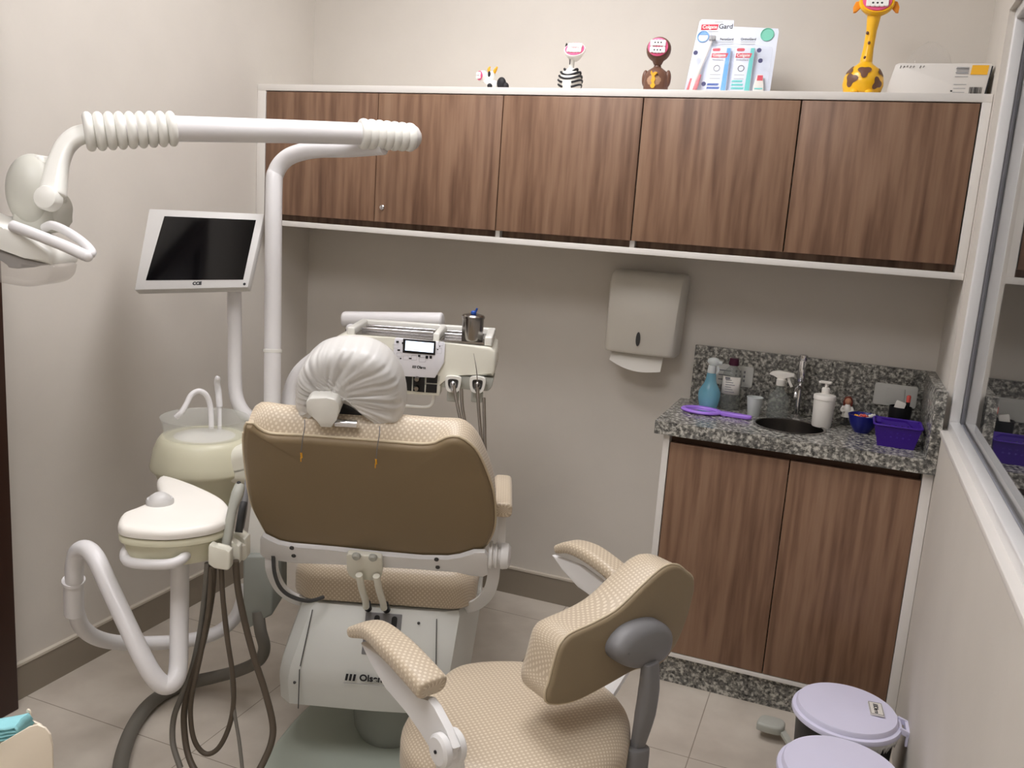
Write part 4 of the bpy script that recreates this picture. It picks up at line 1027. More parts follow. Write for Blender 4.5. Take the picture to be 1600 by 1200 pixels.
# ================================================================== OPERATORY LIGHT: mast, arm, head
mb = D(425, 648, 2.6)
ol = thing('operatory_light', (mb.x, mb.y, .84), 'white dental lamp on a long bellowed arm carried by a curved mast', 'dental lamp')
mt = Vector((D(428,310,2.56).x, D(428,310,2.56).y, 1.0))
zt_ = D(428,300,2.56).z; m1 = D(428,300,2.56); m0 = D(425,645,2.6); mm = m0.lerp(m1, .5)
pts = [m0+Vector((0,0,-.25)), m0, mm, m1, D(432,268,2.56), D(447,248,2.55), D(470,238,2.53), D(500,233,2.5), D(545,232,2.47), D(600,228,2.43)]
place(tube(NB(), pts, .0245, n=24), 'mast', 'tube_white', ol, label='white curved mast tube')
ax = (m1-m0).normalized()
place(lathe(NB(), m0.lerp(m1, .275), [(.0245,0),(.027,.002),(.027,.010),(.0245,.012)], 28, ax=ax, open_=True), 'collar_ring', 'white_plastic', ol)
place(lathe(NB(), m0-ax*.01, [(.0245,0),(.034,.0),(.034,.010),(.028,.014),(.0245,.016)], 28, ax=ax), 'base_collar', 'white_plastic', ol)
A0 = D(138, 203, 1.98); A1 = D(276, 201, 2.05); B0 = D(562, 209, 2.40); B1 = D(646, 215, 2.47)
place(tube(NB(), [A0.lerp(A1,.2), A1, B0, B0.lerp(B1, .8)], .0295, n=28, sm=2), 'spring_arm', 'tube_white', ol, label='long straight white arm')
def bellows(P0, P1, n, r0, r1, nm, amp=.0105):
    L = (P1-P0).length; prof = [(r0*.72, 0)]
    for k in range(n*14+1):
        u = k/(n*14); prof.append((r0+(r1-r0)*u + amp*(abs(math.sin(PI*u*n))**.6) - amp*.62, u*L))
    prof.append((r1*.75, L)); place(lathe(NB(), P0, prof, 36, ax=P1-P0), nm, 'white_plastic', ol, smooth=60, label='ribbed white rubber bellows')
bellows(D(131, 206, 1.97), A1, 9, .0405, .0365, 'bellows')
bellows(B0, B1, 7, .0400, .0375, 'bellows', .005)
e = B1; dr_ = (B1-B0).normalized(); place(lathe(NB(), e-dr_*.004, [(.036,0),(.035,.004),(.029,.014),(.017,.023),(.008,.026),(0,.027)], 28, ax=dr_), 'end_cap', 'bezel', ol)
# curved neck
sweep_pts = [D(150,207,1.99), D(122,212,1.97), D(103,228,1.96), D(92,252,1.95), D(86,280,1.94), D(82,305,1.93)]
place(sweep(NB(), sweep_pts, padsec(.045, .034, .014), RGT*.0+FWD*-1, rnd=.5, scale=[.9,.95,.95,1,1.15,1.25]), 'curved_neck', 'white_plastic', ol, label='curved white neck above the lamp head')
# head joint body
FC = Fr(D(62,305,1.97), Hz(RGT), ZA)
bm = NB(); ball(bm, D(57,303,1.97), .062, .058, .088, fr=Fr((0,0,0), Hz(RGT)*1.0+ZA*.12, ZA.cross(Hz(RGT))), n=40, m=28)
jt = place(bm, 'head_joint', 'white_plastic_shaded', ol, smooth=60, label='rounded white joint body, greyed for shade')
bm = NB(); slab(bm, FC, pxs(FC, [(40,318),(60,298),(84,300),(95,305),(103,325),(98,347),(94,362),(60,366),(36,358),(30,340)]), -.045, .040, .012, 4); place(bm, 'joint_base', 'white_plastic_shaded', jt, smooth=50)
bm = NB(); slab(bm, FC, pxs(FC, [(44,256),(58,244),(70,242),(80,262),(70,275),(52,272)]), -.03, .02, .008, 3); place(bm, 'joint_cap', 'white_plastic', jt, smooth=50)
q = D(80, 312, 1.93); place(lathe(NB(), q+Vector((0,.0,0)), [(0,0),(.027,0),(.027,.022),(.024,.028),(.012,.032),(0,.033)], 28, ax=-FWD), 'pivot_cap', 'white_plastic', jt)
# lamp housing and shield (continues out of the frame to the left)
FD = Fr(D(20,390,1.93), Hz(RGT), ZA)
hs = [(-118,330),(-90,318),(-30,330),(0,345),(30,352),(70,372),(97,392),(101,404),(98,412),(60,402),(0,380),(-60,368),(-118,362)]
place(slab(NB(), FD, pxs(FD, hs), -.07, .055, .008, 3), 'lamp_housing', 'white_plastic', ol, smooth=50, label='white lamp housing')
bm = NB(); pad(bm, FD, outline(pxs(FD, [(-112,362),(-60,368),(0,378),(60,398),(98,410),(101,422),(96,434),(84,442),(60,446),(30,442),(0,436),(-60,424),(-105,410),(-118,390)]), n=80), -.062, .050, .012, .012)
place(bm, 'lamp_shield', 'lamp_shield', ol, label='clear shield under the lamp')
bm = NB(); pad(bm, FD, outline(pxs(FD, [(-60,370),(0,386),(50,401),(80,409),(76,414),(52,412),(50,418),(30,416),(26,408),(0,404),(-50,396)]), n=60), -.03, .046, .004, .004); place(bm, 'reflector', 'grey_plastic', ol, label='grey reflector and bulb holder')
# handle loop
hp = [D(22,356,1.87), D(80,376,1.84), D(138,398,1.81)]
bm = NB(); tube(bm, [D(20,353,1.87), D(60,368,1.85), D(100,384,1.83), D(135,400,1.82)], .0122, n=14); ball(bm, D(136,400,1.82), .0122, .0122, .0122); tube(bm, [D(136,399,1.82), D(143,394,1.83), D(130,379,1.86), D(105,362,1.89), D(82,352,1.92), D(70,356,1.94)], .0098, n=12); bm2 = bm
place(bm, 'handle', 'tube_white', ol, label='white loop handle')

# ================================================================== DELIVERY UNIT (behind the headrest)
DF = 2.50; OD = D(655, 560, DF); FU = Fr(OD, r_, ZA)       # N points to the camera
du = thing('delivery_unit', OD-ZA*.12, 'white instrument delivery table with lit control panel behind the headrest', 'instrument table')
q0 = FU.px(522,528); q1 = FU.px(772,548)
face_ = [(519,536),(524,527),(536,523),(610,528),(700,537),(765,543),(773,549),(774,580),(770,588),(700,583),(692,592),(690,606),(622,606),(612,585),(540,570),(520,560)]
PF = pxs(FU, face_)
bm = NB(); slab(bm, FU, PF, -.25, 0, .008, 3); body = place(bm, 'body', 'cream_light', du, smooth=50, label='off-white body')
# raised rear rim and trays
ztp = FU.px(650,532)[1]
u0, u1 = FU.px(540,530)[0], FU.px(768,546)[0]; zt2 = FU.p(0, FU.px(640,531)[1]).z
FT = Fr(FU.p(0,0,0)+ZA*(zt2-OD.z), r_, f_)
bm = NB()
for (a, b, c, d) in ((u0, u1, .215, .24), (u0, u0+.022, .015, .215), (u1-.022, u1, .015, .215), (.035, .053, .015, .215)): box(bm, a, b, c, d, -.004, .022, bev=.004, fr=FT)
place(bm, 'tray_rim', 'white_plastic', du)
for a, b in ((u0+.024, .033), (.055, u1-.024)):
    bm = NB(); box(bm, a, b, .02, .213, -.002, .004, fr=FT); tr = place(bm, 'steel_tray', 'steel', du, smooth=0, label='stainless steel instrument tray')
    bm = NB(); box(bm, a+.005, b-.005, .085, .093, .005, .016, bev=.002, fr=FT); box(bm, a+.005, b-.005, .15, .158, .005, .016, bev=.002, fr=FT); place(bm, 'tray_divider', 'chrome', tr)
# control panel
cpn = [(617,530),(620,527),(694,534),(696,537),(694,566),(680,590),(628,587),(614,563)]
pn = place(slab(NB(), FU, pxs(FU, cpn), .0005, .008, .002), 'control_panel', 'panel_white', du, label='white control panel with keys')
def q4(*pts, c=.0085): return pxs(FU, pts, c)
bm = slab(NB(), FU, q4((630,529),(681,533),(680,555),(629,551)), .008, .0105, .001); fb = place(bm, 'lcd_frame', 'black_plastic', pn, smooth=0)
place(slab(NB(), FU, q4((634,532),(678,536),(677,551),(633,547)), .0104, .0112, 0), 'lcd', 'lcd', pn, smooth=0, label='lit blue-white display')
bm = NB()
for (x, y, w, h) in ((621,534,4,3),(629,536,2,3),(623,547,4,2.5),(619,562,6,3),(626,560,2,2),(641,560,4,2),(655,556,3.5,3),(667,558,4,4.5),(673,558,4,4.5),(687,541,1.5,1.5),(684,546,2,1.5)):
    slab(bm, FU, q4((x-w/2,y-h/2),(x+w/2,y-h/2+.2),(x+w/2,y+h/2+.2),(x-w/2,y+h/2)), .008, .0092, 0)
place(bm, 'key_symbols', 'ink_black', pn, smooth=0)
bm = NB()
for (x, y, w, h) in ((618,541,8,6),(624,554,8,6),(634,559,8,6),(647,559,8,7),(660,562,10,7),(686,548,8,8),(689,537,7,6)):
    tube(bm, [FU.p(*FU.px(x+a*w/2, y+b*h/2, .0085), .0085) for a, b in ((-1,-1),(1,-1),(1,1),(-1,1),(-1,-1))], .0004, n=4, sm=0)
place(bm, 'key_outlines', 'ink_light', pn, smooth=0)
fl = Fr(FU.p(*FU.px(655,574,.0085), .0085), (FU.p(*FU.px(690,577.5,.0085), .0085)-FU.p(*FU.px(620,570.5,.0085), .0085)), ZA)
bm = NB()
for k in range(3): slab(bm, fl.mv(-.019+k*.0038, 0), V2([(-.0011,-.0038),(.0011,-.0038),(.0022,.0038),(0,.0038)]), 0, .0006, 0)
place(bm, 'logo_bars', 'ink_black', pn, smooth=0); text('Olsen', .0105, fl.mv(.006, 0), 'ink_black', pn, ext=.0004, bold=.0004)
# lower control block
lb = place(slab(NB(), FU, q4((616,580),(690,586),(687,619),(622,615), c=0), -.06, .0, .004), 'lower_block', 'cream_light', du, label='off-white block under the panel')
for pts in (((623,582),(644,583),(643,611),(622,608)), ((646,583),(664,585),(663,613),(645,611)), ((667,585),(684,586),(683,599),(666,598)), ((666,600),(683,601),(682,614),(665,613))):
    place(slab(NB(), FU, q4(*pts, c=.002), .0003, .003, .0005), 'black_inset', 'black_plastic', lb, smooth=0, label='black inset panel')
for (x, y) in ((652,592),(651,606)):
    bm = NB(); lathe(bm, FU.p(*FU.px(x, y, .003), .003), [(0,0),(.0085,0),(.0085,.006),(.006,.012),(0,.013)], 20, ax=FU.N); place(bm, 'control_knob', 'steel', lb, label='round grey knob')
place(tube(NB(), [FU.p(*FU.px(x, y, -.02), -.02) for x, y in ((600,632),(632,634),(660,636),(672,634),(677,626),(678,615))], .0048), 'grab_handle', 'white_plastic', du)
# holders with handpieces and hoses
hb = place(slab(NB(), FU, q4((684,585),(772,591),(768,606),(762,612),(690,606), c=0), -.10, -.004, .004), 'holder_beam', 'grey_green', du, label='grey-green beam carrying the instrument holders')
for k, (x, y) in enumerate(((708,600),(746,601))):
    c0 = FU.p(*FU.px(x, y, .012), .012); bm = NB(); P = outline([(-.024,.012),(-.020,.022),(0,.025),(.020,.022),(.024,.012),(.020,-.014),(.010,-.024),(-.010,-.024),(-.020,-.014)], n=30)
    P = [p*.95 for p in P]; fr = Fr(c0, r_, ZA)
    o1 = [bm.verts.new(fr.p(p.x, p.y, .006)) for p in P]; o2 = [bm.verts.new(fr.p(p.x*.66, p.y*.66, .006)) for p in P]; o3 = [bm.verts.new(fr.p(p.x*.66, p.y*.66, -.018)) for p in P]; o4 = [bm.verts.new(fr.p(p.x, p.y, -.018)) for p in P]
    for A, B in ((o1,o2),(o2,o3),(o3,o4),(o4,o1)):
        for j in range(30): bm.faces.new((A[j], A[(j+1)%30], B[(j+1)%30], B[j]))
    hl = place(bm, 'instrument_holder', 'white_plastic', du, label='white holder ring')
    place(slab(NB(), fr, [p*.66 for p in P], -.016, -.010, 0), 'holder_inset', 'grey_plastic', hl)
    bm = NB(); ball(bm, fr.p(.0, .0, .004), .0085, .0085, .010); tube(bm, [fr.p(0,0,.006), fr.p(.001,-.018,.012)], [.007,.0055], n=12); place(bm, 'handpiece', 'chrome' if k == 0 else 'steel', hl, label='chrome handpiece')
    bm = NB(); box(bm, -.017, .017, -.055, -.024, -.03, -.012, bev=.004, fr=fr); place(bm, 'holder_back', 'grey_green', hl)
place(tube(NB(), [D(746,596,2.46), D(744,575,2.455), D(740,552,2.46)], [.0016,.0011,.0006], n=8), 'probe_tip', 'steel', du, label='thin metal probe tip')
for pts in (((709,603),(714,630),(722,665),(735,705),(752,745)), ((721,608),(723,640),(731,675),(746,710),(757,745)), ((746,606),(748,640),(752,685),(758,725),(763,765)), ((756,622),(757,660),(758,700),(762,740),(765,775))):
    dd = [2.46, 2.42, 2.38, 2.36, 2.36]
    place(tube(NB(), [D(x, y, d) for (x, y), d in zip(pts, dd)] + [D(pts[-1][0]-8, 800, 2.37), D(pts[-1][0]-40, 830, 2.4)], .0046, n=8), 'hose', 'hose_brown', du, label='thin brown hose')
# arms that carry the unit
place(tube(NB(), [D(454,700,2.68), D(452,650,2.68), D(456,612,2.68), D(470,582,2.67), D(498,559,2.66), D(530,545,2.66), D(560,535,2.70)], .0265, n=20), 'lower_arm', 'tube_white', du, label='white curved carrying arm')
u_a, u_b = D(540,499,2.86), D(688,501,2.80)
place(sweep(NB(), [u_a, u_a.lerp(u_b,.5), u_b], padsec(.056, .052, .024), ZA, rnd=.7), 'upper_arm', 'tube_white', du, label='thick white horizontal arm behind the table')
bm = NB(); box(bm, -.004, .05, -.045, -.026, -.02, .012, bev=.003, fr=Fr(D(543,500,2.84), r_, ZA)); place(bm, 'arm_joint', 'dark_grey', du)
place(tube(NB(), [D(548,512,2.83), D(552,535,2.78)], .016), 'arm_pin', 'tube_white', du)
# steel canister on the tray
q = Z(736, 531, zt2+.006) if abs((Z(736,531,zt2+.006)-CAM).dot(FWD)) < 3 else FT.p(.13,.03,.006)
q = FT.p(FU.px(737,540)[0]-.003, .050, .0045)
t = thing('steel_canister', q, 'small stainless steel canister with a blue-tipped lid on the instrument table', 'canister')
place(lathe(NB(), q, [(0,0),(.030,0),(.031,.002),(.031,.064),(.0335,.065),(.0335,.070),(.030,.074),(.012,.078),(0,.078)], 36), 'can', 'steel', t)
bm = NB(); lathe(bm, q+Vector((0,0,.078)), [(.008,0),(.008,.005),(.005,.008),(0,.008)], 16); tube(bm, [q+Vector((.004,0,.078)), q+Vector((.010,0,.094))], .003, n=8); place(bm, 'lid_knob', 'navy_print', t, label='blue tip on the lid')
# ================================================================== CUSPIDOR (spittoon) COLUMN
CS = D(320, 690, 2.5); cz = CS.z
cu = thing('cuspidor', (CS.x, CS.y, .1), 'cream spittoon column with clear glass bowl and two white water tubes', 'spittoon')
ko = Vector((CS.x, CS.y, 0))
k_ = 2.5/FPX
zr = lambda y: D(320, y, 2.5).z
prof = [(0,zr(760)-.10),(.085,zr(760)-.10),(.100,zr(770)),(.118,zr(752)),(.128,zr(745)),(.135,zr(736)),(.146,zr(731)),(.148,zr(726)),(.143,zr(715)),(.138,zr(700)),(.128,zr(686)),(.120,zr(680)),(.116,zr(679)),(0,zr(682))]
bm = lathe(NB(), ko, prof, 56); place(bm, 'bowl_housing', 'cream_plastic', cu, smooth=40, label='cream rounded bowl housing')
# swoop toward the pedestal on the right
bm = NB(); fr = Fr(D(370, 715, 2.46), Hz(RGT), ZA)
sw = [(335,742),(338,728),(348,712),(362,700),(380,693),(430,690),(460,692),(460,745),(425,752),(385,752),(350,750)]
pad(bm, fr, outline(pxs(fr, sw), n=60), -.12, .045, .015, .03); place(bm, 'side_shell', 'cream_light', cu, smooth=50, label='off-white side shell')
# glass bowl
gb = lathe(NB(), ko, [(.100,zr(690)),(.106,zr(686)),(.111,zr(676)),(.1185,zr(652)),(.1205,zr(650)),(.1205,zr(649.3)),(.1155,zr(652)),(.108,zr(676)),(.103,zr(684)),(.0,zr(686))], 56, open_=True)
place(gb, 'glass_bowl', 'glass_bowl', cu, smooth=50, label='clear glass bowl')
place(lathe(NB(), ko, [(0,zr(674)),(.05,zr(675)),(.085,zr(680)),(.090,zr(684)),(0,zr(684))], 40), 'bowl_floor', 'white_plastic', cu, label='white bowl floor')
place(tube(NB(), [D(330,670,2.5), D(330,652,2.5), D(328,632,2.5), D(322,617,2.49), D(311,611,2.48), D(299,617,2.47), D(291,632,2.46), D(283,645,2.45), D(275,652,2.45)], .0078), 'water_tube', 'tube_white', cu, label='white hooked water tube')
place(tube(NB(), [D(343,672,2.55), D(343,650,2.55), D(343,628,2.55)], .0062), 'cup_filler_tube', 'tube_white', cu, label='white upright water tube')
place(tube(NB(), [D(343,636,2.55), D(341,612,2.55), D(339,598,2.54), D(340,591,2.53), D(341,588,2.53)], [.009,.0095,.0085,.008,.005]), 'tube_tip', 'tube_white', cu, label='thicker white tube tip')
# pedestal
fr = Fr(D(410, 900, 2.5), Hz(RGT), ZA)
ped = [(398,765),(432,765),(432,868),(386,868),(388,840),(394,790)]
place(slab(NB(), fr, pxs(fr, ped), -.10, .01, .012, 3), 'pedestal_column', 'white_plastic', cu, smooth=50, label='white pedestal column')
ped = [(384,862),(430,862),(430,955),(412,962),(398,966),(390,980),(384,985)]
place(slab(NB(), fr, pxs(fr, ped), -.14, .03, .008, 3), 'pedestal_box', 'grey_housing', cu, smooth=50, label='grey-green pedestal box')
bm = NB(); bar(bm, [D(418,835,2.62), SO+r_*-.16+f_*.3+ZA*-.03], .08, .04, ZA); place(bm, 'pedestal_arm', 'grey_housing', cu)
# thick drain hose
hz = .022
pts = [D(403,955,2.50), D(407,985,2.50), D(413,1012,2.52), D(404,1032,2.54), D(375,1047,2.58), D(335,1058,2.62)] + [Z(x, y, hz) for x, y in ((296,1067),(262,1080),(232,1102),(210,1132),(196,1165),(188,1200),(190,1240),(220,1290))]
place(tube(NB(), pts, [.0175]*5+[.0185]+[.0195]*8, n=16), 'drain_hose', 'hose_grey', cu, label='thick grey drain hose lying on the floor')

# ================================================================== ASSISTANT UNIT
AZ = D(270, 800, 2.0).z
au = thing('assistant_unit', D(278, 880, 2.0), 'white rounded assistant tray with suction tubes on a bent tube arm', 'instrument tray')
FA0 = Fr((0,0,AZ), XA, YA)
top = [(248,745),(256,742),(275,746),(305,757),(335,771),(352,783),(358,797),(354,809),(335,818),(305,824),(265,828),(225,827),(196,823),(187,818),(187,810),(194,799),(212,792),(232,783),(245,774),(250,764),(247,752)]
PT = outline([tuple(Z(x, y, AZ))[:2] for x, y in top], n=110)
bm = NB(); stack(bm, FA0, PT, [(.002,-.024),(-.002,-.022),(-.003,-.014),(-.002,-.008),(.002,-.003),(.008,0)], 0, .002, rings=5); place(bm, 'lid', 'toy_white', au, smooth=50, label='glossy white lid')
PT2 = inset(PT, .002); bm = NB(); stack(bm, FA0, PT2, [(.020,-.092),(.014,-.090),(.006,-.045),(-.003,-.040),(-.004,-.031),(.0,-.0255)], 0, 0, rings=4); place(bm, 'tray_body', 'cream_plastic', au, smooth=50, label='cream lower body')
q = Z(250, 787, AZ); bm = lathe(NB(), q, [(0,0),(.031,0),(.031,.009),(.028,.014),(.025,.012),(.022,.019),(.012,.026),(0,.028)], 36); place(bm, 'sensor_knob', 'bezel', au, label='grey translucent round knob')
# handle at the front
place(tube(NB(), [D(206,855,1.97), D(197,861,1.93), D(196,872,1.92), D(205,879,1.91), D(235,882,1.90), D(265,881,1.90), D(282,875,1.91), D(291,866,1.94), D(288,860,1.97)], .0115), 'handle', 'tube_white', au, label='white bar handle under the tray')
# bent tube arm
pts = [D(281,872,2.0), D(281,920,2.0), D(280,980,1.99), D(279,1035,1.97), D(274,1062,1.95), D(258,1071,1.94), D(240,1056,1.93), D(222,1025,1.93), D(198,975,1.95), D(170,915,1.98), D(150,873,2.0), D(135,858,2.02), D(122,862,2.04), D(117,880,2.06), D(116,905,2.08), D(117,935,2.12), D(120,960,2.16), D(130,982,2.2), D(152,997,2.26), D(185,1004,2.33), D(235,1005,2.42), D(290,1001,2.5), D(335,990,2.56), D(365,968,2.6), D(378,940,2.62), D(384,915,2.62)]
rs = [.0205 if i < 15 else .0195 for i in range(len(pts))]
place(tube(NB(), pts, rs, n=20), 'tube_arm', 'tube_white', au, label='bent white tube arm')
bm = NB(); a_ = D(116,958,2.13); b2 = D(115,910,2.09); lathe(bm, a_, [(.0195,-.002),(.0225,.0),(.0225,(b2-a_).length),(.026,(b2-a_).length+.001),(.026,(b2-a_).length+.008),(.0195,(b2-a_).length+.010)], 28, ax=b2-a_); place(bm, 'tube_sleeve', 'tube_white', au, label='white sleeve on the tube arm')
# holders
def curl(px0, px1, y0, y1, d, t, nm='tube_holder', m='cream_light'):
    bm = NB(); fr = Fr(D((px0+px1)/2, (y0+y1)/2, d), Hz(RGT), ZA)
    slab(bm, fr, pxs(fr, [(px0,y0+6),(px0+3,y0),(px0+9,y0+8),(px1-6,y0+13),(px1,y0+11),(px1,y1-3),(px1-4,y1),(px0+10,y1-3),(px0,y1-10)]), -t, t, .004, 3); return place(bm, nm, m, au, smooth=50, label='pale tube holder')
curl(328, 362, 846, 888, 1.95, .014); curl(359, 377, 838, 880, 2.0, .012); curl(366, 388, 826, 872, 2.08, .02)
bm = NB(); bar(bm, [D(325,862,2.02), D(350,866,2.02), D(380,858,2.05)], .03, .03, ZA); place(bm, 'holder_beam', 'cream_light', au)
# suction handpieces
bm = sweep(NB(), [D(350,868,1.98), D(357,830,1.985), D(363,797,1.99), D(371,772,2.0), D(375,758,2.01)], padsec(.022, .020, .009), -FWD, rnd=.4, scale=[.9,1.0,.95,1.25,1.0]); hp = place(bm, 'suction_handpiece', 'grey_green', au, label='grey-green suction handpiece')
q = D(373, 757, 2.005); place(lathe(NB(), q+ZA*.004, [(0,0),(.005,0),(.004,.002),(0,.002)], 14, ax=(-FWD+ZA*1.2)), 'nozzle_hole', 'black_plastic', hp)
bm = NB(); tube(bm, [D(376,825,2.06), D(381,795,2.07), D(384,765,2.08), D(385,745,2.09)], [.008,.0085,.006,.002]); place(bm, 'saliva_ejector', 'grey_plastic', au, label='second slimmer suction handpiece')
place(tube(NB(), [D(373,832,2.05), D(378,800,2.06), D(381,785,2.07)], .009), 'ejector_grip', 'dark_grey', au)
# hanging hoses
H = [([(334,882),(331,930),(318,1000),(300,1060),(288,1110),(290,1160),(300,1195),(320,1225)], .0072, 'hose_brown'),
     ([(324,880),(320,930),(312,990),(300,1045),(285,1085),(272,1120),(270,1160),(282,1200)], .0065, 'hose_grey'),
     ([(330,885),(326,950),(314,1020),(300,1085),(298,1125),(305,1160),(322,1178),(342,1168),(358,1135),(365,1095),(363,1050),(354,990),(348,930),(346,885)], .0058, 'hose_brown'),
     ([(344,885),(350,940),(358,1010),(362,1060),(366,1110),(374,1160),(380,1215)], .0042, 'hose_grey'),
     ([(368,876),(372,920),(382,970),(398,1030),(414,1080),(426,1130),(424,1160),(412,1190),(398,1215)], .0078, 'hose_brown')]
for pts, r, m in H:
    n_h = len(pts); place(tube(NB(), [D(x, y, 1.97+.05*math.sin(PI*i/(n_h-1))) for i, (x, y) in enumerate(pts)], r, n=12), 'hose', m, au, label='hanging %s hose' % ('brown' if 'brown' in m else 'grey'))

# ================================================================== OPERATOR STOOL
st = thing('operator_stool', (1.60, -1.60, 0), 'beige woven wheeled stool with curved backrest and two armrests in the foreground', 'stool')
SZT = .545
seat = [(690,1050),(712,1034),(745,1027),(790,1025),(835,1028),(880,1036),(920,1048),(952,1068),(974,1092),(982,1118),(975,1148),(955,1172),(925,1192),(880,1208),(825,1215),(765,1212),(710,1200),(665,1182),(640,1155),(634,1125),(645,1100),(668,1075)]
Fse = Fr((0,0,SZT-.085), XA, YA)
PSs = outline([tuple(Z(x, y, SZT))[:2] for x, y in seat], n=120)
place(pad(NB(), Fse, inset(PSs, -.008), 0, .085, .012, .04, 0, .006, rings=6), 'seat', 'woven_beige', st, label='woven beige padded seat')
sc_ = sum(PSs, Vector((0,0)))/len(PSs)
place(slab(NB(), Fse, inset(PSs, .05), -.02, -.001, .004), 'seat_pan', 'grey_plastic', st)
bc = (sc_.x, sc_.y)
place(lathe(NB(), (bc[0], bc[1], 0), [(0,.10),(.030,.10),(.030,.30),(.018,.305),(.018,.44),(.05,.445),(.05,.462),(0,.462)], 28), 'gas_column', 'grey_plastic', st)
for k in range(5):
    a = 2*PI*k/5+.3; d_ = Vector((math.cos(a), math.sin(a), 0)); c = Vector((bc[0], bc[1], 0))
    lg_ = place(sweep(NB(), [c+d_*.03+ZA*.12, c+d_*.15+ZA*.105, c+d_*.27+ZA*.085], padsec(.045, .030, .01), ZA, rnd=.3, scale=[1,.85,.7]), 'base_leg', 'grey_plastic', st)
    bm = NB(); s_ = d_.cross(ZA); q = c+d_*.265+ZA*.028
    for sg in (-1, 1): lathe(bm, q+s_*(sg*.011-.007), [(0,0),(.022,0),(.0275,.003),(.0275,.011),(.022,.014),(0,.014)], 20, ax=s_)
    lathe(bm, q, [(0,0),(.008,0),(.008,.05),(0,.05)], 12); place(bm, 'caster', 'dark_grey', lg_)
# backrest
fs = Vector((-.85, .53, 0)).normalized(); ws = Vector((.53, .85, 0)).normalized()
Pc = D(985, 985, 1.66); up_ = (ZA - fs*-.0).normalized()
FS = Fr(Pc, ws, ZA); FSf = Fr(Pc, -ws, ZA)
panel_ = [(852,1094),(852,1078),(857,1064),(869,1019),(877,1003),(887,992),(905,983),(925,974),(962,953),(1000,917),(1026,893),(1040,884),(1049,882),(1060,884),(1071,893),(1080,901),(1081,915),(1079,929),(1067,970),(1052,1005),(1030,1034),(1007,1040),(985,1046),(951,1065),(914,1085),(895,1093),(880,1097),(861,1098)]
PBk = outline(pxs(FS, panel_), n=130)
bs = place(pad(NB(), FS, PBk, 0, .010, .001, .008, 0, .006), 'back_panel', 'vinyl_back_light', st, label='smooth olive-beige rear panel')
bm = NB(); tube(bm, [FS.p(p.x, p.y, .001) for p in inset(PBk, -.001)]+[FS.p(PBk[0].x, PBk[0].y, .001)], .0024, n=8, sm=0); place(bm, 'piping', 'piping_vinyl', bs, label='pale piping seam')
place(pad(NB(), FSf, outline(pxs(FSf, panel_), n=130), 0, .10, .001, .045, 0, .012, rings=6), 'backrest_cushion', 'woven_beige', st, label='woven beige curved backrest cushion')
cap = [(966,1030),(970,1012),(990,991),(1017,978),(1040,976),(1054,986),(1056,1000),(1052,1018),(1040,1035),(1019,1047),(996,1049),(976,1042)]
place(pad(NB(), FS, outline(pxs(FS, cap, .05), n=60), .004, .055, .002, .024, 0, .003), 'backrest_mount', 'grey_plastic', st, label='grey rounded mount on the backrest')
pt = [D(1016,1036,1.63), D(1014,1075,1.64), D(1008,1115,1.65), D(1000,1150,1.66), D(994,1172,1.665)]
place(sweep(NB(), pt, padsec(.042, .028, .011), FS.N, rnd=.3, scale=[.8,1,1,.8,.62]), 'backrest_post', 'grey_plastic', st, label='grey backrest post')
e = D(992, 1180, 1.67); place(sweep(NB(), [D(993,1166,1.665), D(986,1200,1.67), D(978,1245,1.68), Vector((bc[0]+.10, bc[1]+.0, .43))], padsec(.062, .05, .018), FS.N, rnd=.2, scale=[.85,1,1.08,1]), 'post_socket', 'grey_plastic', st, label='grey socket of the post')
# armrests
def arm(pp, side, nm):
    a = place(sweep(NB(), pp, padsec(.060, .034, .014), ZA, rnd=.45, scale=[.62]+[.86]+[1]*(len(pp)-2)), 'armrest_pad', 'woven_beige', st, label='woven beige arched armrest pad')
near = [Z(556,985,.700)+ZA*-.0, Z(585,985,.722), Z(618,1012,.728), Z(650,1045,.722), Z(674,1072,.712)]
near = [Vector(p) for p in near]
arm(near, -1, 'n')
far0 = Z(876,857,.700); dff = Hz(near[-1]-near[1]); far = [far0, far0+dff*.045+ZA*.020, far0+dff*.105+ZA*.026, far0+dff*.17+ZA*.018, far0+dff*.215+ZA*.006]
arm(far, 1, 'f')
for pp, sgn, dd in ((near, -1, 0), (far, 1, 0)):
    o = pp[-1]; FQ = Fr(o, Hz(pp[-1]-pp[1]), ZA)
    if sgn < 0:
        pl = pxs(FQ, [(568,1003),(610,1032),(640,1068),(660,1092),(675,1090),(684,1104),(703,1140),(715,1168),(702,1190),(684,1180),(664,1142),(640,1108),(608,1076),(584,1034)])
        ref = pl
    place(slab(NB(), FQ, [Vector((p.x, p.y)) for p in ref], -.007, .007, .003), 'arm_bracket', 'white_paint_metal', st, label='white armrest bracket')
    c = FQ.p(*FQ.px(700,1168)) if sgn < 0 else FQ.p(*cref)
    if sgn < 0: cref = FQ.px(700,1168)
    bm = NB(); lathe(bm, c-FQ.N*.022, [(0,0),(.022,0),(.027,.004),(.027,.014),(.020,.016),(.020,.028),(.027,.030),(.027,.040),(.022,.044),(0,.045)], 32, ax=FQ.N); pdv = place(bm, 'pivot_disc', 'white_paint_metal', st, label='white pivot disc')
    bm = NB(); lathe(bm, c+FQ.N*.022, [(0,0),(.003,0),(.003,.003),(0,.003)], 10, ax=FQ.N); place(bm, 'pivot_screw', 'ink_black', pdv)
    ins = (Vector((bc[0], bc[1], 0))-Vector((c.x, c.y, 0))).normalized()
    bm = NB(); bar(bm, [c, c+ins*.03-ZA*.07, c+ins*.16+ZA*(.435-c.z)], .05, .010, ZA); place(bm, 'arm_support', 'white_paint_metal', st)

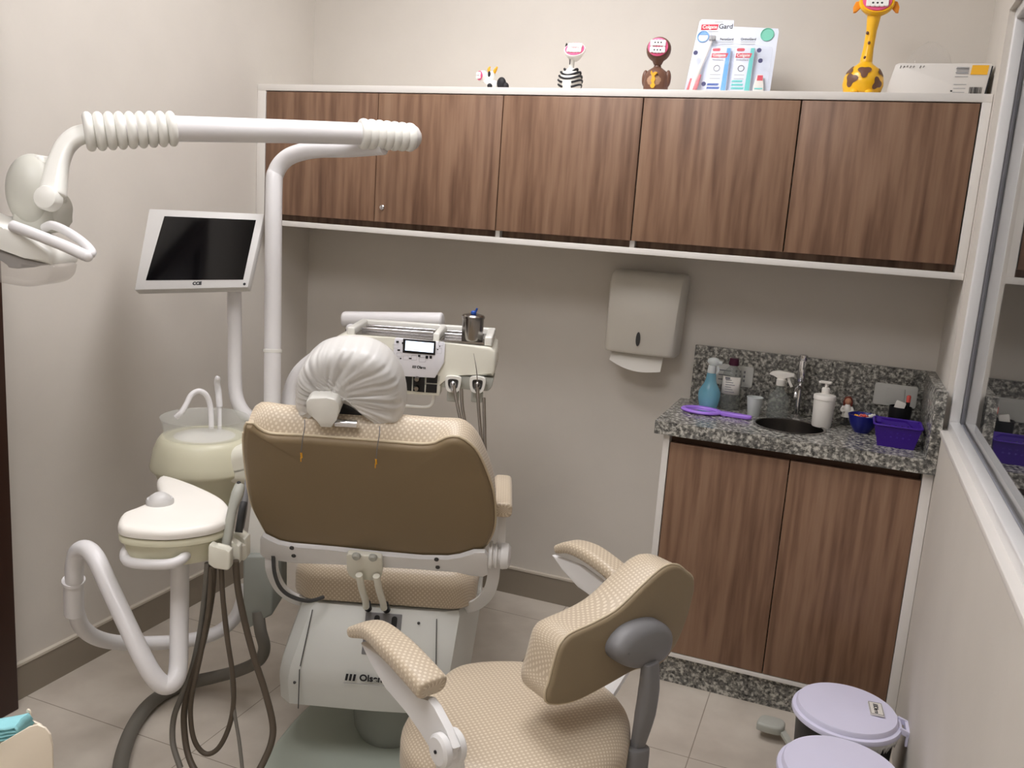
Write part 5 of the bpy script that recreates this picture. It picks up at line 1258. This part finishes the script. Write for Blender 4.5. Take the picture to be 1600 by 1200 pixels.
# ================================================================== PEDAL BINS
def pbin(cx, cy, zl, R, rot, lab, sticker):
    t = thing('pedal_bin', (cx, cy, 0), lab, 'bin', 'black pedal bins by the right wall'); c = Vector((cx, cy, 0))
    place(lathe(NB(), c, [(0,.0),(R*.80,.0),(R*.82,.005),(R*.90,zl-.03),(R*.92,zl-.018),(0,zl-.018)], 48), 'body', 'black_bag', t, smooth=50, label='black bin body')
    rg = random.Random(4); bm = NB(); R3 = []
    for z, rr in ((zl-.038, .93), (zl-.028, .965), (zl-.016, .955)): R3.append([bm.verts.new(c+Vector((R*rr*math.cos(a)*(1+rg.uniform(-.012,.012)), R*rr*math.sin(a)*(1+rg.uniform(-.012,.012)), z+rg.uniform(-.006,.006)*(z < zl-.03)*2))) for a in [math.radians(-108+100*k/59) for k in range(60)]])
    for A, B in zip(R3, R3[1:]):
        for k in range(59): bm.faces.new((A[k], A[k+1], B[k+1], B[k]))
    b = place(bm, 'bag_edge', 'bag_white', t, smooth=60, label='white bin bag folded over the rim'); md = b.modifiers.new('s','SOLIDIFY'); md.thickness = .002
    ld = place(lathe(NB(), c, [(R*.90,zl-.016),(R,zl-.016),(R*1.005,zl-.010),(R*.99,zl-.004),(R*.93,zl-.002),(R*.915,zl+.008),(R*.90,zl+.011),(R*.4,zl+.016),(0,zl+.017)], 64), 'lid', 'bin_lid', t, smooth=28, label='pale lavender domed lid')
    d_ = Vector((math.cos(rot), math.sin(rot), 0)); s_ = ZA.cross(d_)
    bm = NB()
    for sg in (-1, 1): bar(bm, [c+d_*R*.93+s_*sg*.028+ZA*(zl-.004), c+d_*R*1.10+s_*sg*.028+ZA*(zl-.012)], .008, .014, ZA)
    bar(bm, [c+d_*R*1.09-s_*.031+ZA*(zl-.012), c+d_*R*1.09+s_*.031+ZA*(zl-.012)], .008, .014, ZA)
    bar(bm, [c+d_*R*1.085-s_*.026+ZA*(zl-.012), c+d_*R*1.085-s_*.026+ZA*(zl-.045)], .006, .012, s_); bar(bm, [c+d_*R*1.085+s_*.026+ZA*(zl-.012), c+d_*R*1.085+s_*.026+ZA*(zl-.045)], .006, .012, s_)
    place(bm, 'lid_hinge', 'bin_lid', t)
    return t, ld, d_
rotb = math.radians(2)
B1c = (2.235, -.762)
t, ld, d_ = pbin(B1c[0], B1c[1], .245, .138, rotb, 'black pedal bin with pale lavender lid bearing a printed sticker, nearest the sink cabinet', True)
q = Z(1369, 1107, .266); fx = (Z(1373,1124,.262)-Z(1365,1090,.262)).normalized(); FK = Fr(q, fx, ZA.cross(fx))
sk = place(slab(NB(), FK, rrect(.064, .034, .001, 1), -.004, .0006, 0), 'sticker', 'paper_white', ld, smooth=0, label='white sticker with black border')
bm = NB()
for (a, b, c1, d1) in ((-.031,.031,.0150,.0160),(-.031,.031,-.0160,-.0150),(-.031,-.030,-.015,.015),(.030,.031,-.015,.015)): box(bm, a, b, c1, d1, .0006, .0010, fr=FK)
for k in range(3): slab(bm, FK.mv(-.021+k*.005, 0), V2([(-.0015,-.006),(.0015,-.006),(.003,.006),(0,.006)]), .0006, .001, 0)
place(bm, 'sticker_border', 'ink_black', sk, smooth=0); text('Olsen', .0155, FK.mv(.009,-.001,.0008), 'ink_black', sk, ext=.0003, bold=.0004)
pd = Z(1205, 1130, .045)
bm = NB(); pad(bm, Fr((pd.x, pd.y, .028), XA, YA), outline(V2([(-.040,-.020),(-.030,.022),(.0,.030),(.032,.024),(.040,0),(.030,-.028),(0,-.034),(-.030,-.030)]), n=40), 0, .026, .003, .008, 0, .003)
bar(bm, [Vector((pd.x+.03, pd.y-.005, .036)), Vector((B1c[0]-.09, B1c[1]+.05, .03))], .018, .01, ZA)
place(bm, 'foot_pedal', 'grey_green', t, label='grey rounded foot pedal')
pbin(2.222, -1.152, .300, .140, math.radians(-2), 'black pedal bin with plain pale lavender lid, nearest the camera by the right wall', False)

# ================================================================== MASK BOX IN THE FOREGROUND, ON A TROLLEY
FK = Fr(D(40,1160,1.25), Hz(RGT), ZA)
ol_ = [(-130,1290),(-130,1232),(-60,1196),(0,1163),(25,1148),(45,1136),(58,1133),(70,1138),(78,1148),(81,1165),(85,1290)]
mb = thing('mask_box', FK.p(0, -.12), 'cream open box with a curved top edge at the bottom left corner', 'box')
PQ = pxs(FK, ol_); PQs = PQ[:]
bm = NB(); slab(bm, FK, PQs, -.004, 0, .0012); slab(bm, FK.mv(0,0,-.05), [Vector((p.x-.034, max(min(q_.y for q_ in PQs), p.y-.028))) for p in PQs], -.004, 0, .0012)
xl = min(p.x for p in PQs); xr = max(p.x for p in PQs); yb = min(p.y for p in PQs)
box(bm, xl, xr-.034, yb, yb+.004, -.05, -.004, fr=FK); box(bm, xl, xl+.004, yb, yb+.03, -.05, -.004, fr=FK); box(bm, xr-.038, xr-.034, yb, yb+.05, -.05, -.004, fr=FK)
place(bm, 'shell', 'off_white_box', mb, smooth=30)
q = FK.px(46, 1110, -.047); bm = NB(); bar(bm, [FK.p(q[0]+.001, q[1]-.032, -.047), FK.p(q[0], q[1]-.004, -.047), FK.p(q[0]-.004, q[1], -.047)], .004, .003, FK.N); place(bm, 'tab', 'off_white_box', mb)
rg = random.Random(9)
for k in range(4):
    bm = NB(); nu, nv = 14, 8; g = []
    xa = FK.px(-70+rg.uniform(-4,4), 1150)[0]; xb = FK.px(45+rg.uniform(-2,2), 1120, -.03)[0]; ya = FK.px(30, 1121, -.03)[1]
    for i in range(nu):
        u = i/(nu-1); row = []
        for j in range(nv):
            v = j/(nv-1); hgt = ya - .022*(1-u) + .004*math.sin(PI*v) - .012*(u > .95) + rg.uniform(-.0008,.0008) - .0055*(3-k)
            row.append(bm.verts.new(FK.p(xa+(xb-xa)*u, hgt, -.007-.038*v)))
        g.append(row)
    for i in range(nu-1):
        for j in range(nv-1): bm.faces.new((g[i][j], g[i+1][j], g[i+1][j+1], g[i][j+1]))
    m_ = tag(place(bm, 'face_mask', 'teal_mask', smooth=60), 'pale teal pleated face mask stacked in the cream box', 'face mask', 'teal face masks in the box'); md = m_.modifiers.new('s','SOLIDIFY'); md.thickness = .002
zc = FK.p(0, yb).z-.0015; c = FK.p((xl+xr)/2, yb, -.06)
c = FK.p(xr-.10, yb, -.05); tr = thing('trolley', (c.x, c.y, 0), 'white wheeled side cabinet under the cream box at the bottom left', 'cabinet')
c = FK.p(xr-.10, yb, -.05); Fz = Fr((c.x, c.y, 0), Hz(RGT), Hz(FWD))
bm = NB(); box(bm, -.30, .09, -.30, .045, .06, zc, bev=.004, fr=Fz); place(bm, 'cabinet_body', 'white_laminate', tr)
for sx in (-.26, .05):
    for sy in (-.26, .01):
        bm = NB(); lathe(bm, Fz.p(sx-.01, sy, .028), [(0,0),(.027,0),(.027,.02),(0,.02)], 20, ax=Fz.X); lathe(bm, Fz.p(sx, sy, .03), [(0,0),(.008,0),(.008,.032),(0,.032)], 10); place(bm, 'caster', 'dark_grey', tr)
